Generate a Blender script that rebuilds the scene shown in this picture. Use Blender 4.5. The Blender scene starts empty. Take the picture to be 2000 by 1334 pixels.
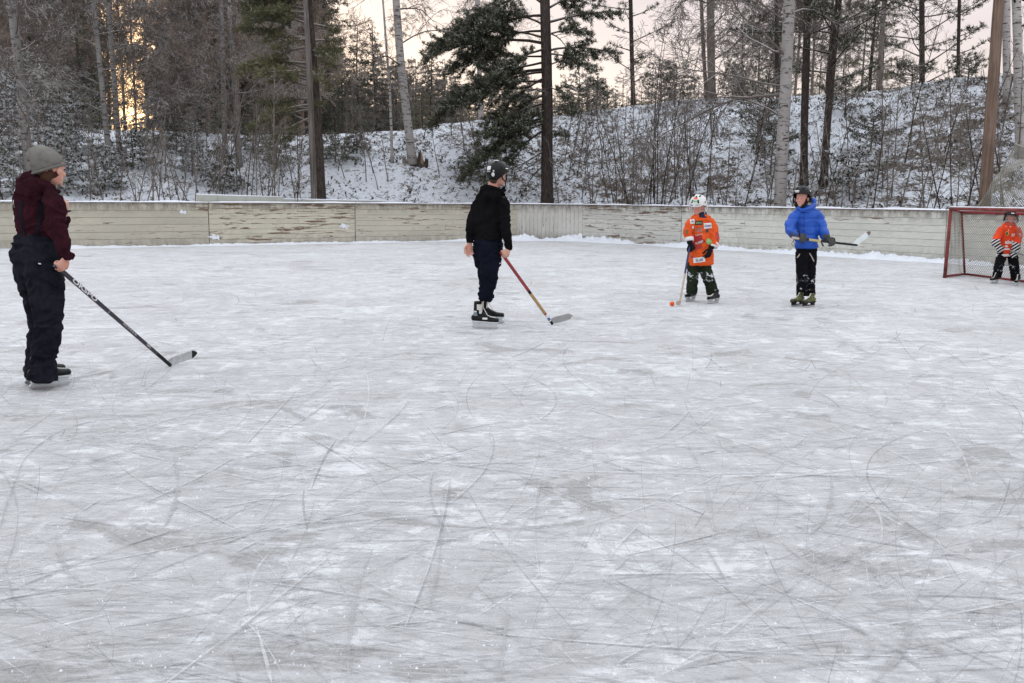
import bpy, bmesh, math, random
import numpy as np
from mathutils import Vector, Matrix, noise, Euler
from mathutils.bvhtree import BVHTree
R = math.radians
scene = bpy.context.scene
col = scene.collection

# ---------------------------------------------------------------- camera
F = 1900.0                      # focal length in pixels of a 2000 px wide picture
CAMZ = 1.40
PITCH = math.atan(281.0/F); ROLL = R(0.49)
cam_d = bpy.data.cameras.new('camera'); cam = bpy.data.objects.new('camera', cam_d); col.objects.link(cam)
cam_d.sensor_width = 36; cam_d.lens = 36*F/2000; cam_d.clip_start = 0.1; cam_d.clip_end = 2000
CM = (Matrix.Rotation(R(90)-PITCH, 4, 'X') @ Matrix.Rotation(ROLL, 4, 'Z'))
cam.matrix_world = Matrix.Translation((0, 0, CAMZ)) @ CM
scene.camera = cam

def ray(px, py):
    return (CM.to_3x3() @ Vector(((px-1000)/F, (667-py)/F, -1)))
def G(px, py, z=0.0):           # the point at height z seen at photo pixel px, py
    d = ray(px, py); t = (z-CAMZ)/d.z
    return Vector((0, 0, CAMZ)) + d*t
def W(px, py, D):               # the point D metres ahead seen at photo pixel px, py
    d = ray(px, py); return Vector((0, 0, CAMZ)) + d*(D/d.y)

# ---------------------------------------------------------------- sky and sun
SUN_AZ = math.atan2(ray(255, 170).x, ray(255, 170).y)      # from north (+Y) towards east (+X)
SUN_EL = R(6)
world = bpy.data.worlds.new('World'); scene.world = world; world.use_nodes = True
wn = world.node_tree; wn.nodes.clear()
def wnode(t, **k):
    n = wn.nodes.new(t)
    for a, b in k.items(): setattr(n, a, b)
    return n
out = wnode('ShaderNodeOutputWorld'); bg = wnode('ShaderNodeBackground')
sky = wnode('ShaderNodeTexSky'); sky.sky_type = 'NISHITA'; sky.sun_disc = False
sky.sun_elevation = SUN_EL; sky.sun_rotation = SUN_AZ
bg.inputs['Strength'].default_value = 0.028
bg2 = wnode('ShaderNodeBackground'); add = wnode('ShaderNodeAddShader')
wn.links.new(sky.outputs[0], bg.inputs['Color'])
wn.links.new(bg.outputs[0], add.inputs[0]); wn.links.new(bg2.outputs[0], add.inputs[1]); wn.links.new(add.outputs[0], out.inputs[0])
# thin cloud veil lit pink low down, cool above, with a warm glow where the sun sets
tc = wnode('ShaderNodeTexCoord'); sep = wnode('ShaderNodeSeparateXYZ'); wn.links.new(tc.outputs['Generated'], sep.inputs[0])
cr = wnode('ShaderNodeValToRGB'); wn.links.new(sep.outputs['Z'], cr.inputs[0])
e = cr.color_ramp.elements
e[0].position = 0.0; e[0].color = (0.74, 0.61, 0.57, 1)
e[1].position = 1.0; e[1].color = (1.55, 1.62, 1.75, 1)
for p_, c_ in ((0.10, (0.74, 0.625, 0.62, 1)), (0.24, (0.69, 0.605, 0.635, 1)), (0.42, (1.15, 1.18, 1.27, 1))):
    q = e.new(p_); q.color = c_
sd = Vector((math.sin(SUN_AZ)*math.cos(SUN_EL), math.cos(SUN_AZ)*math.cos(SUN_EL), math.sin(SUN_EL)))
dot = wnode('ShaderNodeVectorMath', operation='DOT_PRODUCT'); dot.inputs[1].default_value = sd
nrm = wnode('ShaderNodeVectorMath', operation='NORMALIZE'); wn.links.new(tc.outputs['Generated'], nrm.inputs[0]); wn.links.new(nrm.outputs[0], dot.inputs[0])
def wmath(op, a, b):
    m = wnode('ShaderNodeMath', operation=op)
    for i, v in enumerate((a, b)):
        if isinstance(v, (int, float)): m.inputs[i].default_value = v
        else: wn.links.new(v, m.inputs[i])
    return m.outputs[0]
mx = wmath('MAXIMUM', dot.outputs['Value'], 0.0)
glow = wmath('MULTIPLY', wmath('POWER', mx, 400.0), 1.8)
cn = wnode('ShaderNodeTexNoise'); cn.inputs['Scale'].default_value = 3.0; cn.inputs['Detail'].default_value = 5
mp = wnode('ShaderNodeMapping'); mp.inputs['Scale'].default_value = (1, 1, 4); wn.links.new(tc.outputs['Generated'], mp.inputs[0]); wn.links.new(mp.outputs[0], cn.inputs[0])
cm = wnode('ShaderNodeMapRange'); wn.links.new(cn.outputs[0], cm.inputs[0]); cm.inputs[1].default_value = .3; cm.inputs[2].default_value = .7; cm.inputs[3].default_value = .90; cm.inputs[4].default_value = 1.08
ve = wnode('ShaderNodeVectorMath', operation='SCALE'); wn.links.new(cr.outputs[0], ve.inputs[0]); wn.links.new(cm.outputs[0], ve.inputs['Scale'])
gc = wnode('ShaderNodeVectorMath', operation='SCALE'); gc.inputs[0].default_value = (1.0, 0.52, 0.16); wn.links.new(glow, gc.inputs['Scale'])
ad2 = wnode('ShaderNodeVectorMath', operation='ADD'); wn.links.new(ve.outputs[0], ad2.inputs[0]); wn.links.new(gc.outputs[0], ad2.inputs[1])
wn.links.new(ad2.outputs[0], bg2.inputs['Color']); bg2.inputs['Strength'].default_value = 0.86
sun_d = bpy.data.lights.new('sun', 'SUN'); sun = bpy.data.objects.new('sun', sun_d); col.objects.link(sun)
sun_d.energy = 0.5; sun_d.angle = R(12); sun_d.color = (1, .78, .55)
sun.rotation_euler = (-sd).to_track_quat('-Z', 'Y').to_euler()
scene.view_settings.view_transform = 'Standard'; scene.view_settings.look = 'None'
scene.view_settings.exposure = 0.38; scene.view_settings.gamma = 1.0
scene.cycles.max_bounces = 6; scene.cycles.transparent_max_bounces = 12

# ---------------------------------------------------------------- helpers
def tag(o, label=None, cat=None, group=None, kind=None):
    if label: o['label'] = label
    if cat: o['category'] = cat
    if group: o['group'] = group
    if kind: o['kind'] = kind
    return o
def link(o, parent=None):
    col.objects.link(o)
    if parent is not None: o.parent = parent
    return o
def empty(name, loc=(0, 0, 0), rz=0.0):
    o = bpy.data.objects.new(name, None); o.location = loc; o.rotation_euler = (0, 0, rz); o.empty_display_size = .2
    return link(o)

class MB:
    """collects shapes and links them as one mesh object"""
    def __init__(s): s.v = []; s.f = []; s.m = []; s.n = 0
    def add(s, verts, faces, mi=0):
        b = s.n
        s.v.extend([tuple(p) for p in verts]); s.n += len(verts)
        for f in faces: s.f.append(tuple(i+b for i in f)); s.m.append(mi)
    def box(s, c, size, rot=None, mi=0):
        x, y, z = size[0]/2, size[1]/2, size[2]/2; c = Vector(c)
        vs = [Vector((a*x, b*y, d*z)) for a in (-1, 1) for b in (-1, 1) for d in (-1, 1)]
        if rot is not None: vs = [rot @ v for v in vs]
        s.add([v+c for v in vs], [(0, 1, 3, 2), (4, 6, 7, 5), (0, 4, 5, 1), (2, 3, 7, 6), (0, 2, 6, 4), (1, 5, 7, 3)], mi)
    def tube(s, pts, rad, sides=6, mi=0, cap=True):
        pts = [Vector(p) for p in pts]; n = len(pts)
        if not hasattr(rad, '__len__'): rad = [rad]*n
        t0 = (pts[1]-pts[0]).normalized()
        u = t0.cross(Vector((0, 0, 1)))
        if u.length < .05: u = t0.cross(Vector((1, 0, 0)))
        u.normalize(); vs = []
        for i, p in enumerate(pts):
            t = (pts[min(i+1, n-1)]-pts[max(i-1, 0)])
            if t.length < 1e-9: t = t0
            t.normalize(); u = (u - t*u.dot(t)).normalized(); w = t.cross(u)
            for k in range(sides):
                a = 2*math.pi*k/sides
                vs.append(p+(u*math.cos(a)+w*math.sin(a))*rad[i])
        fs = []
        for i in range(n-1):
            for k in range(sides):
                k2 = (k+1) % sides
                fs.append((i*sides+k, i*sides+k2, (i+1)*sides+k2, (i+1)*sides+k))
        if cap and sides > 2:
            fs.append(tuple(range(sides-1, -1, -1))); fs.append(tuple((n-1)*sides+k for k in range(sides)))
        s.add(vs, fs, mi)
    def mesh(s, name, mats, smooth=False):
        me = bpy.data.meshes.new(name); me.from_pydata(s.v, [], s.f)
        for m in (mats if isinstance(mats, (list, tuple)) else [mats]): me.materials.append(m)
        if s.m and max(s.m) > 0: me.polygons.foreach_set('material_index', s.m)
        if smooth: me.polygons.foreach_set('use_smooth', [True]*len(me.polygons))
        me.update(); return me
    def build(s, name, mats, parent=None, smooth=False):
        return link(bpy.data.objects.new(name, s.mesh(name, mats, smooth)), parent)

# ---------------------------------------------------------------- materials
class NT:
    """small node-tree writer"""
    def __init__(s, name, rough=.6, spec=.3):
        s.mat = bpy.data.materials.new(name); s.mat.use_nodes = True; s.t = s.mat.node_tree
        s.bsdf = s.t.nodes['Principled BSDF']; s.bsdf.inputs['Roughness'].default_value = rough
        s.bsdf.inputs['Specular IOR Level'].default_value = spec
        s._co = None
    def n(s, t, **k):
        n = s.t.nodes.new(t)
        for a, b in k.items(): setattr(n, a, b)
        return n
    def l(s, a, b): s.t.links.new(a, b)
    def put(s, sock, v):
        if isinstance(v, (int, float, tuple)): sock.default_value = v
        else: s.l(v, sock)
    def co(s, kind='Object', scale=(1, 1, 1), rot=(0, 0, 0), loc=(0, 0, 0), src=None):
        if s._co is None: s._co = s.n('ShaderNodeTexCoord')
        m = s.n('ShaderNodeMapping'); m.inputs['Scale'].default_value = scale; m.inputs['Rotation'].default_value = rot; m.inputs['Location'].default_value = loc
        s.l(src if src is not None else s._co.outputs[kind], m.inputs[0]); return m.outputs[0]
    def noise(s, vec, scale, detail=4, rough=.55, dist=0.0):
        m = s.n('ShaderNodeTexNoise'); s.l(vec, m.inputs['Vector']); m.inputs['Scale'].default_value = scale
        m.inputs['Detail'].default_value = detail; m.inputs['Roughness'].default_value = rough; m.inputs['Distortion'].default_value = dist
        return m.outputs['Fac']
    def ramp(s, v, a, b, lo=0.0, hi=1.0):
        m = s.n('ShaderNodeMapRange'); s.put(m.inputs[0], v); m.inputs[1].default_value = a; m.inputs[2].default_value = b
        m.inputs[3].default_value = lo; m.inputs[4].default_value = hi; return m.outputs[0]
    def math(s, op, a, b=0.0):
        m = s.n('ShaderNodeMath', operation=op); s.put(m.inputs[0], a); s.put(m.inputs[1], b); return m.outputs[0]
    def mix(s, f, a, b):
        m = s.n('ShaderNodeMix', data_type='RGBA'); s.put(m.inputs[0], f)
        a = a+(1,) if isinstance(a, tuple) and len(a) == 3 else a; b = b+(1,) if isinstance(b, tuple) and len(b) == 3 else b
        s.put(m.inputs[6], a); s.put(m.inputs[7], b); return m.outputs[2]
    def color(s, v): s.put(s.bsdf.inputs['Base Color'], v+(1,) if isinstance(v, tuple) and len(v) == 3 else v)
    def bump(s, h, strength=.5, dist=.01):
        b = s.n('ShaderNodeBump'); b.inputs['Strength'].default_value = strength; b.inputs['Distance'].default_value = dist
        s.l(h, b.inputs['Height']); s.l(b.outputs[0], s.bsdf.inputs['Normal']); return b
    def nz(s):
        g = s.n('ShaderNodeNewGeometry'); x = s.n('ShaderNodeSeparateXYZ'); s.l(g.outputs['True Normal'], x.inputs[0]); return x.outputs['Z']

def plain(name, c, rough=.6, spec=.3, var=.12, scale=30, bump=0.0, metal=0.0):
    t = NT(name, rough, spec); v = t.co()
    f = t.noise(v, scale, 3)
    t.color(t.mix(t.ramp(f, .3, .7), tuple(x*(1-var) for x in c), tuple(min(1, x*(1+var)) for x in c)))
    t.bsdf.inputs['Metallic'].default_value = metal
    if bump: t.bump(f, bump, .005)
    return t.mat
# ================================================================ ICE
def m_ice():
    t = NT('rink_ice', .5, .25)
    v = t.co()
    # the dust lies in drifts dragged along by the skates
    va = t.co(scale=(1, 1, 1), rot=(0, 0, R(-14)))
    vb = t.co(scale=(.8, 1.6, 1), rot=(0, 0, R(35)))
    vc = t.co(scale=(1.9, .6, 1), rot=(0, 0, R(12)))
    p1 = t.noise(v, .35, 8, .66, .5)
    p2 = t.noise(va, 2.2, 10, .66, .9)
    p3 = t.noise(vb, 6.5, 8, .70, .6)
    p4 = t.noise(vc, 5.0, 8, .70, .5)
    fine = t.noise(v, 60, 5, .75)
    grain = t.noise(v, 260, 2, .6)
    s = t.math('ADD', t.math('MULTIPLY', p1, .45), t.math('ADD', t.math('MULTIPLY', p2, .75), t.math('ADD', t.math('MULTIPLY', p3, .65), t.math('MULTIPLY', p4, .55))))
    s = t.math('ADD', s, t.math('MULTIPLY', fine, .30))
    worn = t.ramp(s, 1.16, 1.44)                          # 0 bare ice, 1 snow dust
    base = t.mix(t.ramp(p1, .35, .62), (.50, .488, .472), (.56, .56, .55))
    dust = t.mix(t.ramp(p3, .35, .65), (.635, .638, .635), (.70, .705, .705))
    c = t.mix(worn, base, dust)
    c = t.mix(t.ramp(t.noise(v, .3, 3), .42, .62, 0, 1), c, t.mix(.10, c, (.78, .70, .72)))
    pz = t.noise(t.co(scale=(.8, 1.1, 1), rot=(0, 0, R(-30)), loc=(4, 2, 0)), 1.1, 10, .62, 1.6)
    pf = t.math('MULTIPLY', t.ramp(t.math('ADD', t.math('MULTIPLY', pz, .75), t.math('MULTIPLY', p4, .25)), .565, .60), t.ramp(t.math('ADD', t.math('MULTIPLY', t.noise(v, 30, 5, .8), .6), t.math('MULTIPLY', fine, .4)), .35, .62, .95, .25))
    c = t.mix(t.math('MULTIPLY', pf, .85), c, (.40, .382, .355))
    qz = t.noise(t.co(scale=(1, 1.2, 1), rot=(0, 0, R(20)), loc=(14, 22, 0)), 3.3, 10, .72, 1.0)
    c = t.mix(t.ramp(qz, .58, .62, 0, .22), c, (.76, .765, .765))
    # fine criss-cross skate scratches
    scr = None
    for (rz, sx, sc, w, k) in ((8, .12, 7.0, .034, .34), (-22, .15, 9.0, .03, .34), (40, .18, 8.0, .034, .28), (-55, .2, 7.0, .034, .26), (70, .22, 7.0, .032, .26)):
        vv = t.co(scale=(sx, 1, 1), rot=(0, 0, R(rz)), loc=(rz, sc, 0))
        wob = t.n('ShaderNodeTexNoise'); t.l(v, wob.inputs['Vector']); wob.inputs['Scale'].default_value = .6; wob.inputs['Detail'].default_value = 1
        ad = t.n('ShaderNodeVectorMath', operation='ADD'); sc_ = t.n('ShaderNodeVectorMath', operation='SCALE'); sc_.inputs['Scale'].default_value = .35
        t.l(wob.outputs['Color'], sc_.inputs[0]); t.l(vv, ad.inputs[0]); t.l(sc_.outputs[0], ad.inputs[1])
        vo = t.n('ShaderNodeTexVoronoi', feature='DISTANCE_TO_EDGE'); vo.inputs['Scale'].default_value = sc; t.l(ad.outputs[0], vo.inputs['Vector'])
        line = t.ramp(vo.outputs['Distance'], w*.25, w, 1.0, 0.0)
        msk = t.ramp(t.noise(v, 1.2+k*4, 3), .44, .58)
        f = t.math('MULTIPLY', line, t.math('MULTIPLY', msk, k*1.8))
        dark = rz in (8, -55, 40)
        c = t.mix(f, c, (.42, .42, .42) if dark else (.80, .81, .82))
        scr = f if scr is None else (t.math('SUBTRACT' if dark else 'ADD', scr, f))
    c = t.mix(t.ramp(grain, .35, .7, 0, .10), c, (.5, .5, .5))
    t.color(c)
    t.put(t.bsdf.inputs['Roughness'], t.ramp(worn, 0, 1, .5, .8))
    h = t.math('ADD', t.math('MULTIPLY', t.math('SUBTRACT', worn, pf), .6), t.math('ADD', t.math('ADD', t.math('MULTIPLY', p3, 1.0), t.math('MULTIPLY', scr, .6)), t.math('MULTIPLY', fine, .6)))
    t.bump(h, .75, .024)
    return t.mat

def sheet(name, pts, z, mat, kind='structure'):
    b = MB(); b.add([(x, y, z) for x, y in pts], [tuple(range(len(pts)))]); o = b.build(name, mat); tag(o, kind=kind); return o

BH = 1.17                                                # height of the boards
Pl0 = G(200, 483.5); Pl1 = G(1011, 468.5)
dl = (Pl1-Pl0).normalized()
Pr0 = G(1330, 482); Pr1 = G(1835, 512)
dr = (Pr1-Pr0).normalized()
PLA = Pl0-dl*9.5; PLB = Pl1.copy(); PRB = G(1137, 470.5); PRA = Pr1+dr*9

far = 600
sheet('snow_ground', [(-far, -50), (far, -50), (far, far), (-far, far)], -.03, None or plain('field_snow', (.7, .73, .78), .7, .2, .06, 2))
icep = [(PLA.x, PLA.y), (PLB.x, PLB.y), (PRB.x, PRB.y), (PRA.x, PRA.y), (PRA.x+3, -6), (PLA.x-2, -6)]
ice = sheet('ice', [(p[0], p[1]) for p in reversed(icep)], 0.0, m_ice())

# long skate cuts: thin ribbons of scraped snow or bared ice lying on the sheet
def m_mark(name, c, a):
    t = NT(name, .6, .3); v = t.co()
    f = t.noise(v, 9, 5, .7); t.color(c)
    t.put(t.bsdf.inputs['Alpha'], t.ramp(f, .36, .58, a*.12, a)); return t.mat
rng = random.Random(5)
mk = MB()
def arc(cx, cy, ang, L, curv, w, mi, z):
    n = max(5, int(abs(L)*7)); pts = []; x, y, a = cx, cy, ang
    for i in range(n+1):
        t = i/n; pts.append((x, y, a, w*min(1, 5*t+.1, 5*(1-t)+.1)*(.7+.6*noise.noise((x*3, y*3, w*50)))))
        x += math.cos(a)*L/n; y += math.sin(a)*L/n; a += curv*L/n
    vs = []
    for (x, y, a, ww) in pts:
        vs += [(x-math.sin(a)*ww/2, y+math.cos(a)*ww/2, z), (x+math.sin(a)*ww/2, y-math.cos(a)*ww/2, z)]
    mk.add(vs, [(2*i, 2*i+1, 2*i+3, 2*i+2) for i in range(n)], mi)
    if w > .009 and mi != 1 and rng.random() < .6:
        vs = []
        for (x, y, a, ww) in pts:
            q0, q1 = ww*.5, ww*.5+.0035
            vs += [(x-math.sin(a)*q0, y+math.cos(a)*q0, z), (x-math.sin(a)*q1, y+math.cos(a)*q1, z+.002)]
        mk.add(vs, [(2*i, 2*i+1, 2*i+3, 2*i+2) for i in range(n)], 1)
k = 0
for i in range(6500):
    near = rng.random()
    y = 2.6+rng.random()**1.5*24; x = rng.uniform(-.62, .62)*(y+1.5)
    z = .0012+.0000011*k*1.0; k += 1
    L = rng.choice((.25, .4, .6, .9, 1.4, 2.4, 3.8))*rng.uniform(.6, 1.3)
    cv = rng.gauss(0, .22) if rng.random() < .94 or L > 1.2 else rng.gauss(0, .6)
    a = rng.gauss(R(12), R(38)) if rng.random() < .72 else rng.uniform(0, math.pi)
    r = rng.random()
    w = rng.uniform(.0025, .006) if r < .86 else rng.uniform(.008, .018)
    if L > 2: w *= .6
    arc(x, y, a, L, cv, w, rng.choice((0, 0, 0, 0, 0, 0, 1, 2, 2)), z)
def mark_px(pts, w, mi):          # a few conspicuous cuts of the photo
    g = [G(*p) for p in pts]; n = 24; out_ = []
    for i in range(n+1):
        t = i/n; a, b_, c_ = g[0], g[1], g[2]
        out_.append(a*(1-t)**2+b_*2*t*(1-t)+c_*t*t)
    vs = []
    for i, p in enumerate(out_):
        q = out_[min(i+1, n)]-out_[max(i-1, 0)]; q.normalize(); s = Vector((-q.y, q.x, 0)); t = i/n
        ww = w*min(1, 4*t+.15, 4*(1-t)+.15)*(.7+.6*noise.noise(p*4))
        vs += [tuple(p+s*ww/2+Vector((0, 0, .0078))), tuple(p-s*ww/2+Vector((0, 0, .0078)))]
    mk.add(vs, [(2*i, 2*i+2, 2*i+3, 2*i+1) for i in range(n)], mi)
for p, w, m in (([(338, 895), (365, 960), (318, 1035)], .030, 2), ([(110, 1045), (118, 1130), (165, 1138)], .03, 2), ([(530, 1080), (470, 1140), (492, 1200)], .014, 1),
                ([(500, 1225), (520, 1290), (532, 1345)], .014, 1), ([(600, 900), (640, 900), (700, 830)], .012, 0), ([(680, 1350), (675, 1180), (730, 1070)], .016, 2),
                ([(1622, 930), (1635, 1010), (1578, 1048)], .022, 2), ([(1500, 1040), (1560, 1090), (1605, 1125)], .014, 2), ([(1365, 1045), (1400, 1110), (1425, 1150)], .012, 0),
                ([(1775, 1180), (1790, 1270), (1700, 1340)], .03, 2), ([(1660, 1225), (1720, 1240), (1690, 1290)], .026, 2), ([(1590, 1200), (1720, 1240), (1850, 1345)], .02, 0),
                ([(1300, 1215), (1420, 1190), (1560, 1150)], .012, 0), ([(1250, 1180), (1500, 1160), (1700, 1080)], .012, 0), ([(900, 1090), (1000, 1000), (1120, 960)], .014, 1),
                ([(1840, 840), (1880, 870), (1898, 945)], .014, 1), ([(1700, 990), (1730, 1010), (1720, 1060)], .016, 1), ([(30, 1150), (200, 1080), (420, 1010)], .03, 2),
                ([(240, 1140), (400, 1080), (560, 1015)], .02, 2), ([(860, 985), (870, 1100), (835, 1200)], .012, 0), ([(975, 1340), (985, 1250), (992, 1180)], .014, 2),
                ([(700, 700), (740, 760), (700, 850)], .014, 1), ([(1100, 700), (1300, 740), (1500, 760)], .01, 0), ([(0, 1040), (12, 980), (38, 925)], .016, 0)):
    mark_px(p, w, m)
skm = mk.build('skate_marks', [m_mark('cut_dark', (.31, .31, .31), .55), m_mark('cut_snow', (.78, .79, .81), .34), m_mark('cut_bared_ice', (.39, .385, .38), .6)])
tag(skm, 'thin curved skate cuts criss-crossing the ice', 'skate marks', kind='stuff')
# scraped snow crumbs
cb = MB(); rng = random.Random(8)
for i in range(1500):
    y = 2.7+rng.random()**1.6*16; x = rng.uniform(-.6, .6)*(y+1); s = rng.uniform(.0015, .0045)*(1+.05*y)
    a = rng.uniform(0, 6.28)
    vs = [(x+s*math.cos(a+j*2.1)*rng.uniform(.7, 1.4), y+s*math.sin(a+j*2.1)*rng.uniform(.7, 1.4), .0) for j in range(3)]+[(x, y, s*.8+.004)]
    cb.add(vs, [(0, 1, 3), (1, 2, 3), (2, 0, 3)])
m_crumb = plain('loose_snow', (.86, .89, .93), .7, .2, .04, 20)
tag(cb.build('snow_crumbs', m_crumb), 'loose crumbs of scraped snow scattered over the ice', 'snow', kind='stuff')

# ================================================================ TERRAIN (bank behind the boards)
# columns along the photo's azimuths: ridge distance and ridge line
RID = [(-900, 262, 44), (-300, 258, 43), (0, 250, 42), (250, 256, 41), (500, 264, 40), (640, 262, 39.5), (800, 255, 40), (880, 242, 40.5), (945, 235, 41), (1020, 232, 42), (1100, 224, 43), (1180, 216, 43), (1250, 208, 43), (1330, 196, 42),
       (1400, 195, 41), (1480, 198, 40.5), (1560, 190, 40), (1640, 185, 39), (1720, 178, 38), (1800, 164, 37), (1860, 154, 36), (2000, 148, 33), (2300, 150, 30), (3200, 160, 27)]
def col_xy(px, D):
    d = ray(px, 250); return d.x*D/d.y, D
def interp(tab, px, k):
    if px <= tab[0][0]: return tab[0][k]
    for a, b in zip(tab, tab[1:]):
        if px <= b[0]:
            t = (px-a[0])/(b[0]-a[0]); t = t*t*(3-2*t); return a[k]+(b[k]-a[k])*t
    return tab[-1][k]
def board_dist(px):                  # distance of the boards along that direction
    d = ray(px, 250); best = None
    for a, b in ((PLA-dl*30, PLB), (PLB, PRB), (PRB, PRA+dr*30)):
        ex, ey = b.x-a.x, b.y-a.y; den = d.x*ey-d.y*ex
        if abs(den) < 1e-9: continue
        s_ = (a.x*ey-a.y*ex)/den; u_ = (a.x*d.y-a.y*d.x)/den
        if s_ > 0 and -.001 <= u_ <= 1.001: best = s_*d.y if best is None else min(best, s_*d.y)
    return best or 22
_bt = [(px, board_dist(px)) for px in range(-1000, 3301, 50)]
def bdist(px): 
    i = max(0, min(len(_bt)-2, int((px+1000)//50))); t = min(1, max(0, (px-_bt[i][0])/50)); return _bt[i][1]*(1-t)+_bt[i+1][1]*t
def ridge(px):
    D = max(interp(RID, px, 2), bdist(px)+6); y = interp(RID, px, 1); return D, W(px, y, D).z
def px_of(x, y):                     # inverse of col_xy (independent of height to a good degree)
    d0 = ray(0, 250); d1 = ray(2000, 250); return 2000*(x/y-d0.x/d0.y)/(d1.x/d1.y-d0.x/d0.y)
def terrain_z(x, y):
    if y < 5: return 0
    px = px_of(x, y); px = max(-1000, min(3300, px))
    D1, H = ridge(px); D0 = bdist(px)+.25
    t = (y-D0)/(D1-D0)
    if t <= 0: return -.02
    if t < 1:
        s = min(1, t/.96); z = H*(s**1.15*(1-.0) if s < 0 else (s*s*(3-2*s)*.35+s*.65))
    else:
        z = H-.015*(y-D1)-.5*min(1, (t-1)*2)
    lump = min(1, t*4)
    p = Vector((x, y, 0))
    z += lump*(.22*noise.noise(p*.35)+.10*noise.noise(p*.9+Vector((3, 0, 0)))+.055*noise.noise(p*2.4)+.04*noise.noise(p*5.5))*(.35 if .9 < t < 1.1 else 1)
    return z
def m_bank():
    t = NT('bank_snow_litter', .8, .15); v = t.co()
    g = t.n('ShaderNodeNewGeometry'); sp = t.n('ShaderNodeSeparateXYZ'); t.l(g.outputs['Position'], sp.inputs[0])
    big = t.noise(v, .16, 4, .6)
    mid = t.noise(t.co(scale=(1, .5, 1.5)), 1.8, 9, .72, .8)
    fn = t.noise(t.co(scale=(1.2, 1, 2.2), rot=(0, R(25), 0)), 6.5, 7, .72, 1.0)
    # more leaf litter shows under the big pine and to the right
    lit = t.math('ADD', t.ramp(sp.outputs['X'], -3, 3, -.012, .024), t.ramp(big, .3, .7, -.05, .05))
    s = t.math('ADD', t.math('ADD', t.math('MULTIPLY', mid, .5), t.math('MULTIPLY', fn, .5)), lit)
    f = t.ramp(s, .505, .56)
    snow = t.mix(mid, (.64, .68, .73), (.78, .80, .84))
    br = t.mix(t.noise(v, 11, 3), (.055, .046, .038), (.17, .14, .115))
    t.color(t.mix(f, snow, br))
    t.bump(t.math('SUBTRACT', t.math('MULTIPLY', mid, .8), t.math('MULTIPLY', fn, .6)), .7, .14)
    return t.mat
tb = MB(); cols_ = [-900+i*22 for i in range(180)]; nr = 62
cols_ = [-1000+i*60 for i in range(15)]+[-100+i*8 for i in range(276)]+[2108+i*60 for i in range(18)]
for px in cols_:
    D1 = ridge(px)[0]; D0 = bdist(px)+.25
    ds = [D0+(D1-D0)*i/88 for i in range(89)]+[D1+1, D1+3, D1+6, D1+12, D1+25, D1+60, D1+150, D1+400]
    for D in ds:
        x, y = col_xy(px, D); tb.v.append((x, y, terrain_z(x, y))); tb.n += 1
nd = 97
tb.f = [(i*nd+j, (i+1)*nd+j, (i+1)*nd+j+1, i*nd+j+1) for i in range(len(cols_)-1) for j in range(nd-1)]
bank = tb.build('snowy_bank', m_bank(), smooth=True); tag(bank, kind='structure')

# leaf litter and dry grass sticking out of the snow
gr = MB(); rng = random.Random(11)
for i in range(21000):
    px = rng.uniform(-60, 2060); D0 = bdist(px)+1.2; D1 = ridge(px)[0]+.3
    D = D0+(D1-D0)*rng.random(); x, y = col_xy(px, D)
    dens = .45+.5*noise.noise((x*.3, y*.3, 0))+(.12 if px > 1000 else -.06)+(.30 if 1080 < px < 1240 else 0)
    if noise.noise((x*1.3, y*1.3, 7)) > dens-.35 and rng.random() < .8: continue
    z = terrain_z(x, y)-.01; a = rng.uniform(0, 6.28); L = rng.uniform(.05, .16); w = rng.uniform(.008, .03)
    up = rng.uniform(.15, .9); dx, dy = math.cos(a), math.sin(a)
    p0 = Vector((x, y, z)); p1 = p0+Vector((dx*L*.6, dy*L*.6, L*up)); p2 = p1+Vector((dx*L*.5, dy*L*.5, -L*.2)); s = Vector((-dy, dx, 0))*w
    gr.add([p0-s, p0+s, p1+s, p1-s, p2], [(0, 1, 2, 3), (3, 2, 4)], rng.choice((0, 0, 1)))
tag(gr.build('dry_grass', [plain('litter_dark', (.06, .05, .04), .9, .1, .3, 3), plain('litter_tan', (.17, .14, .11), .9, .1, .3, 3)]), 'dry grass and leaf litter poking through the snow on the bank', 'dry grass', kind='stuff')

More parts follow.
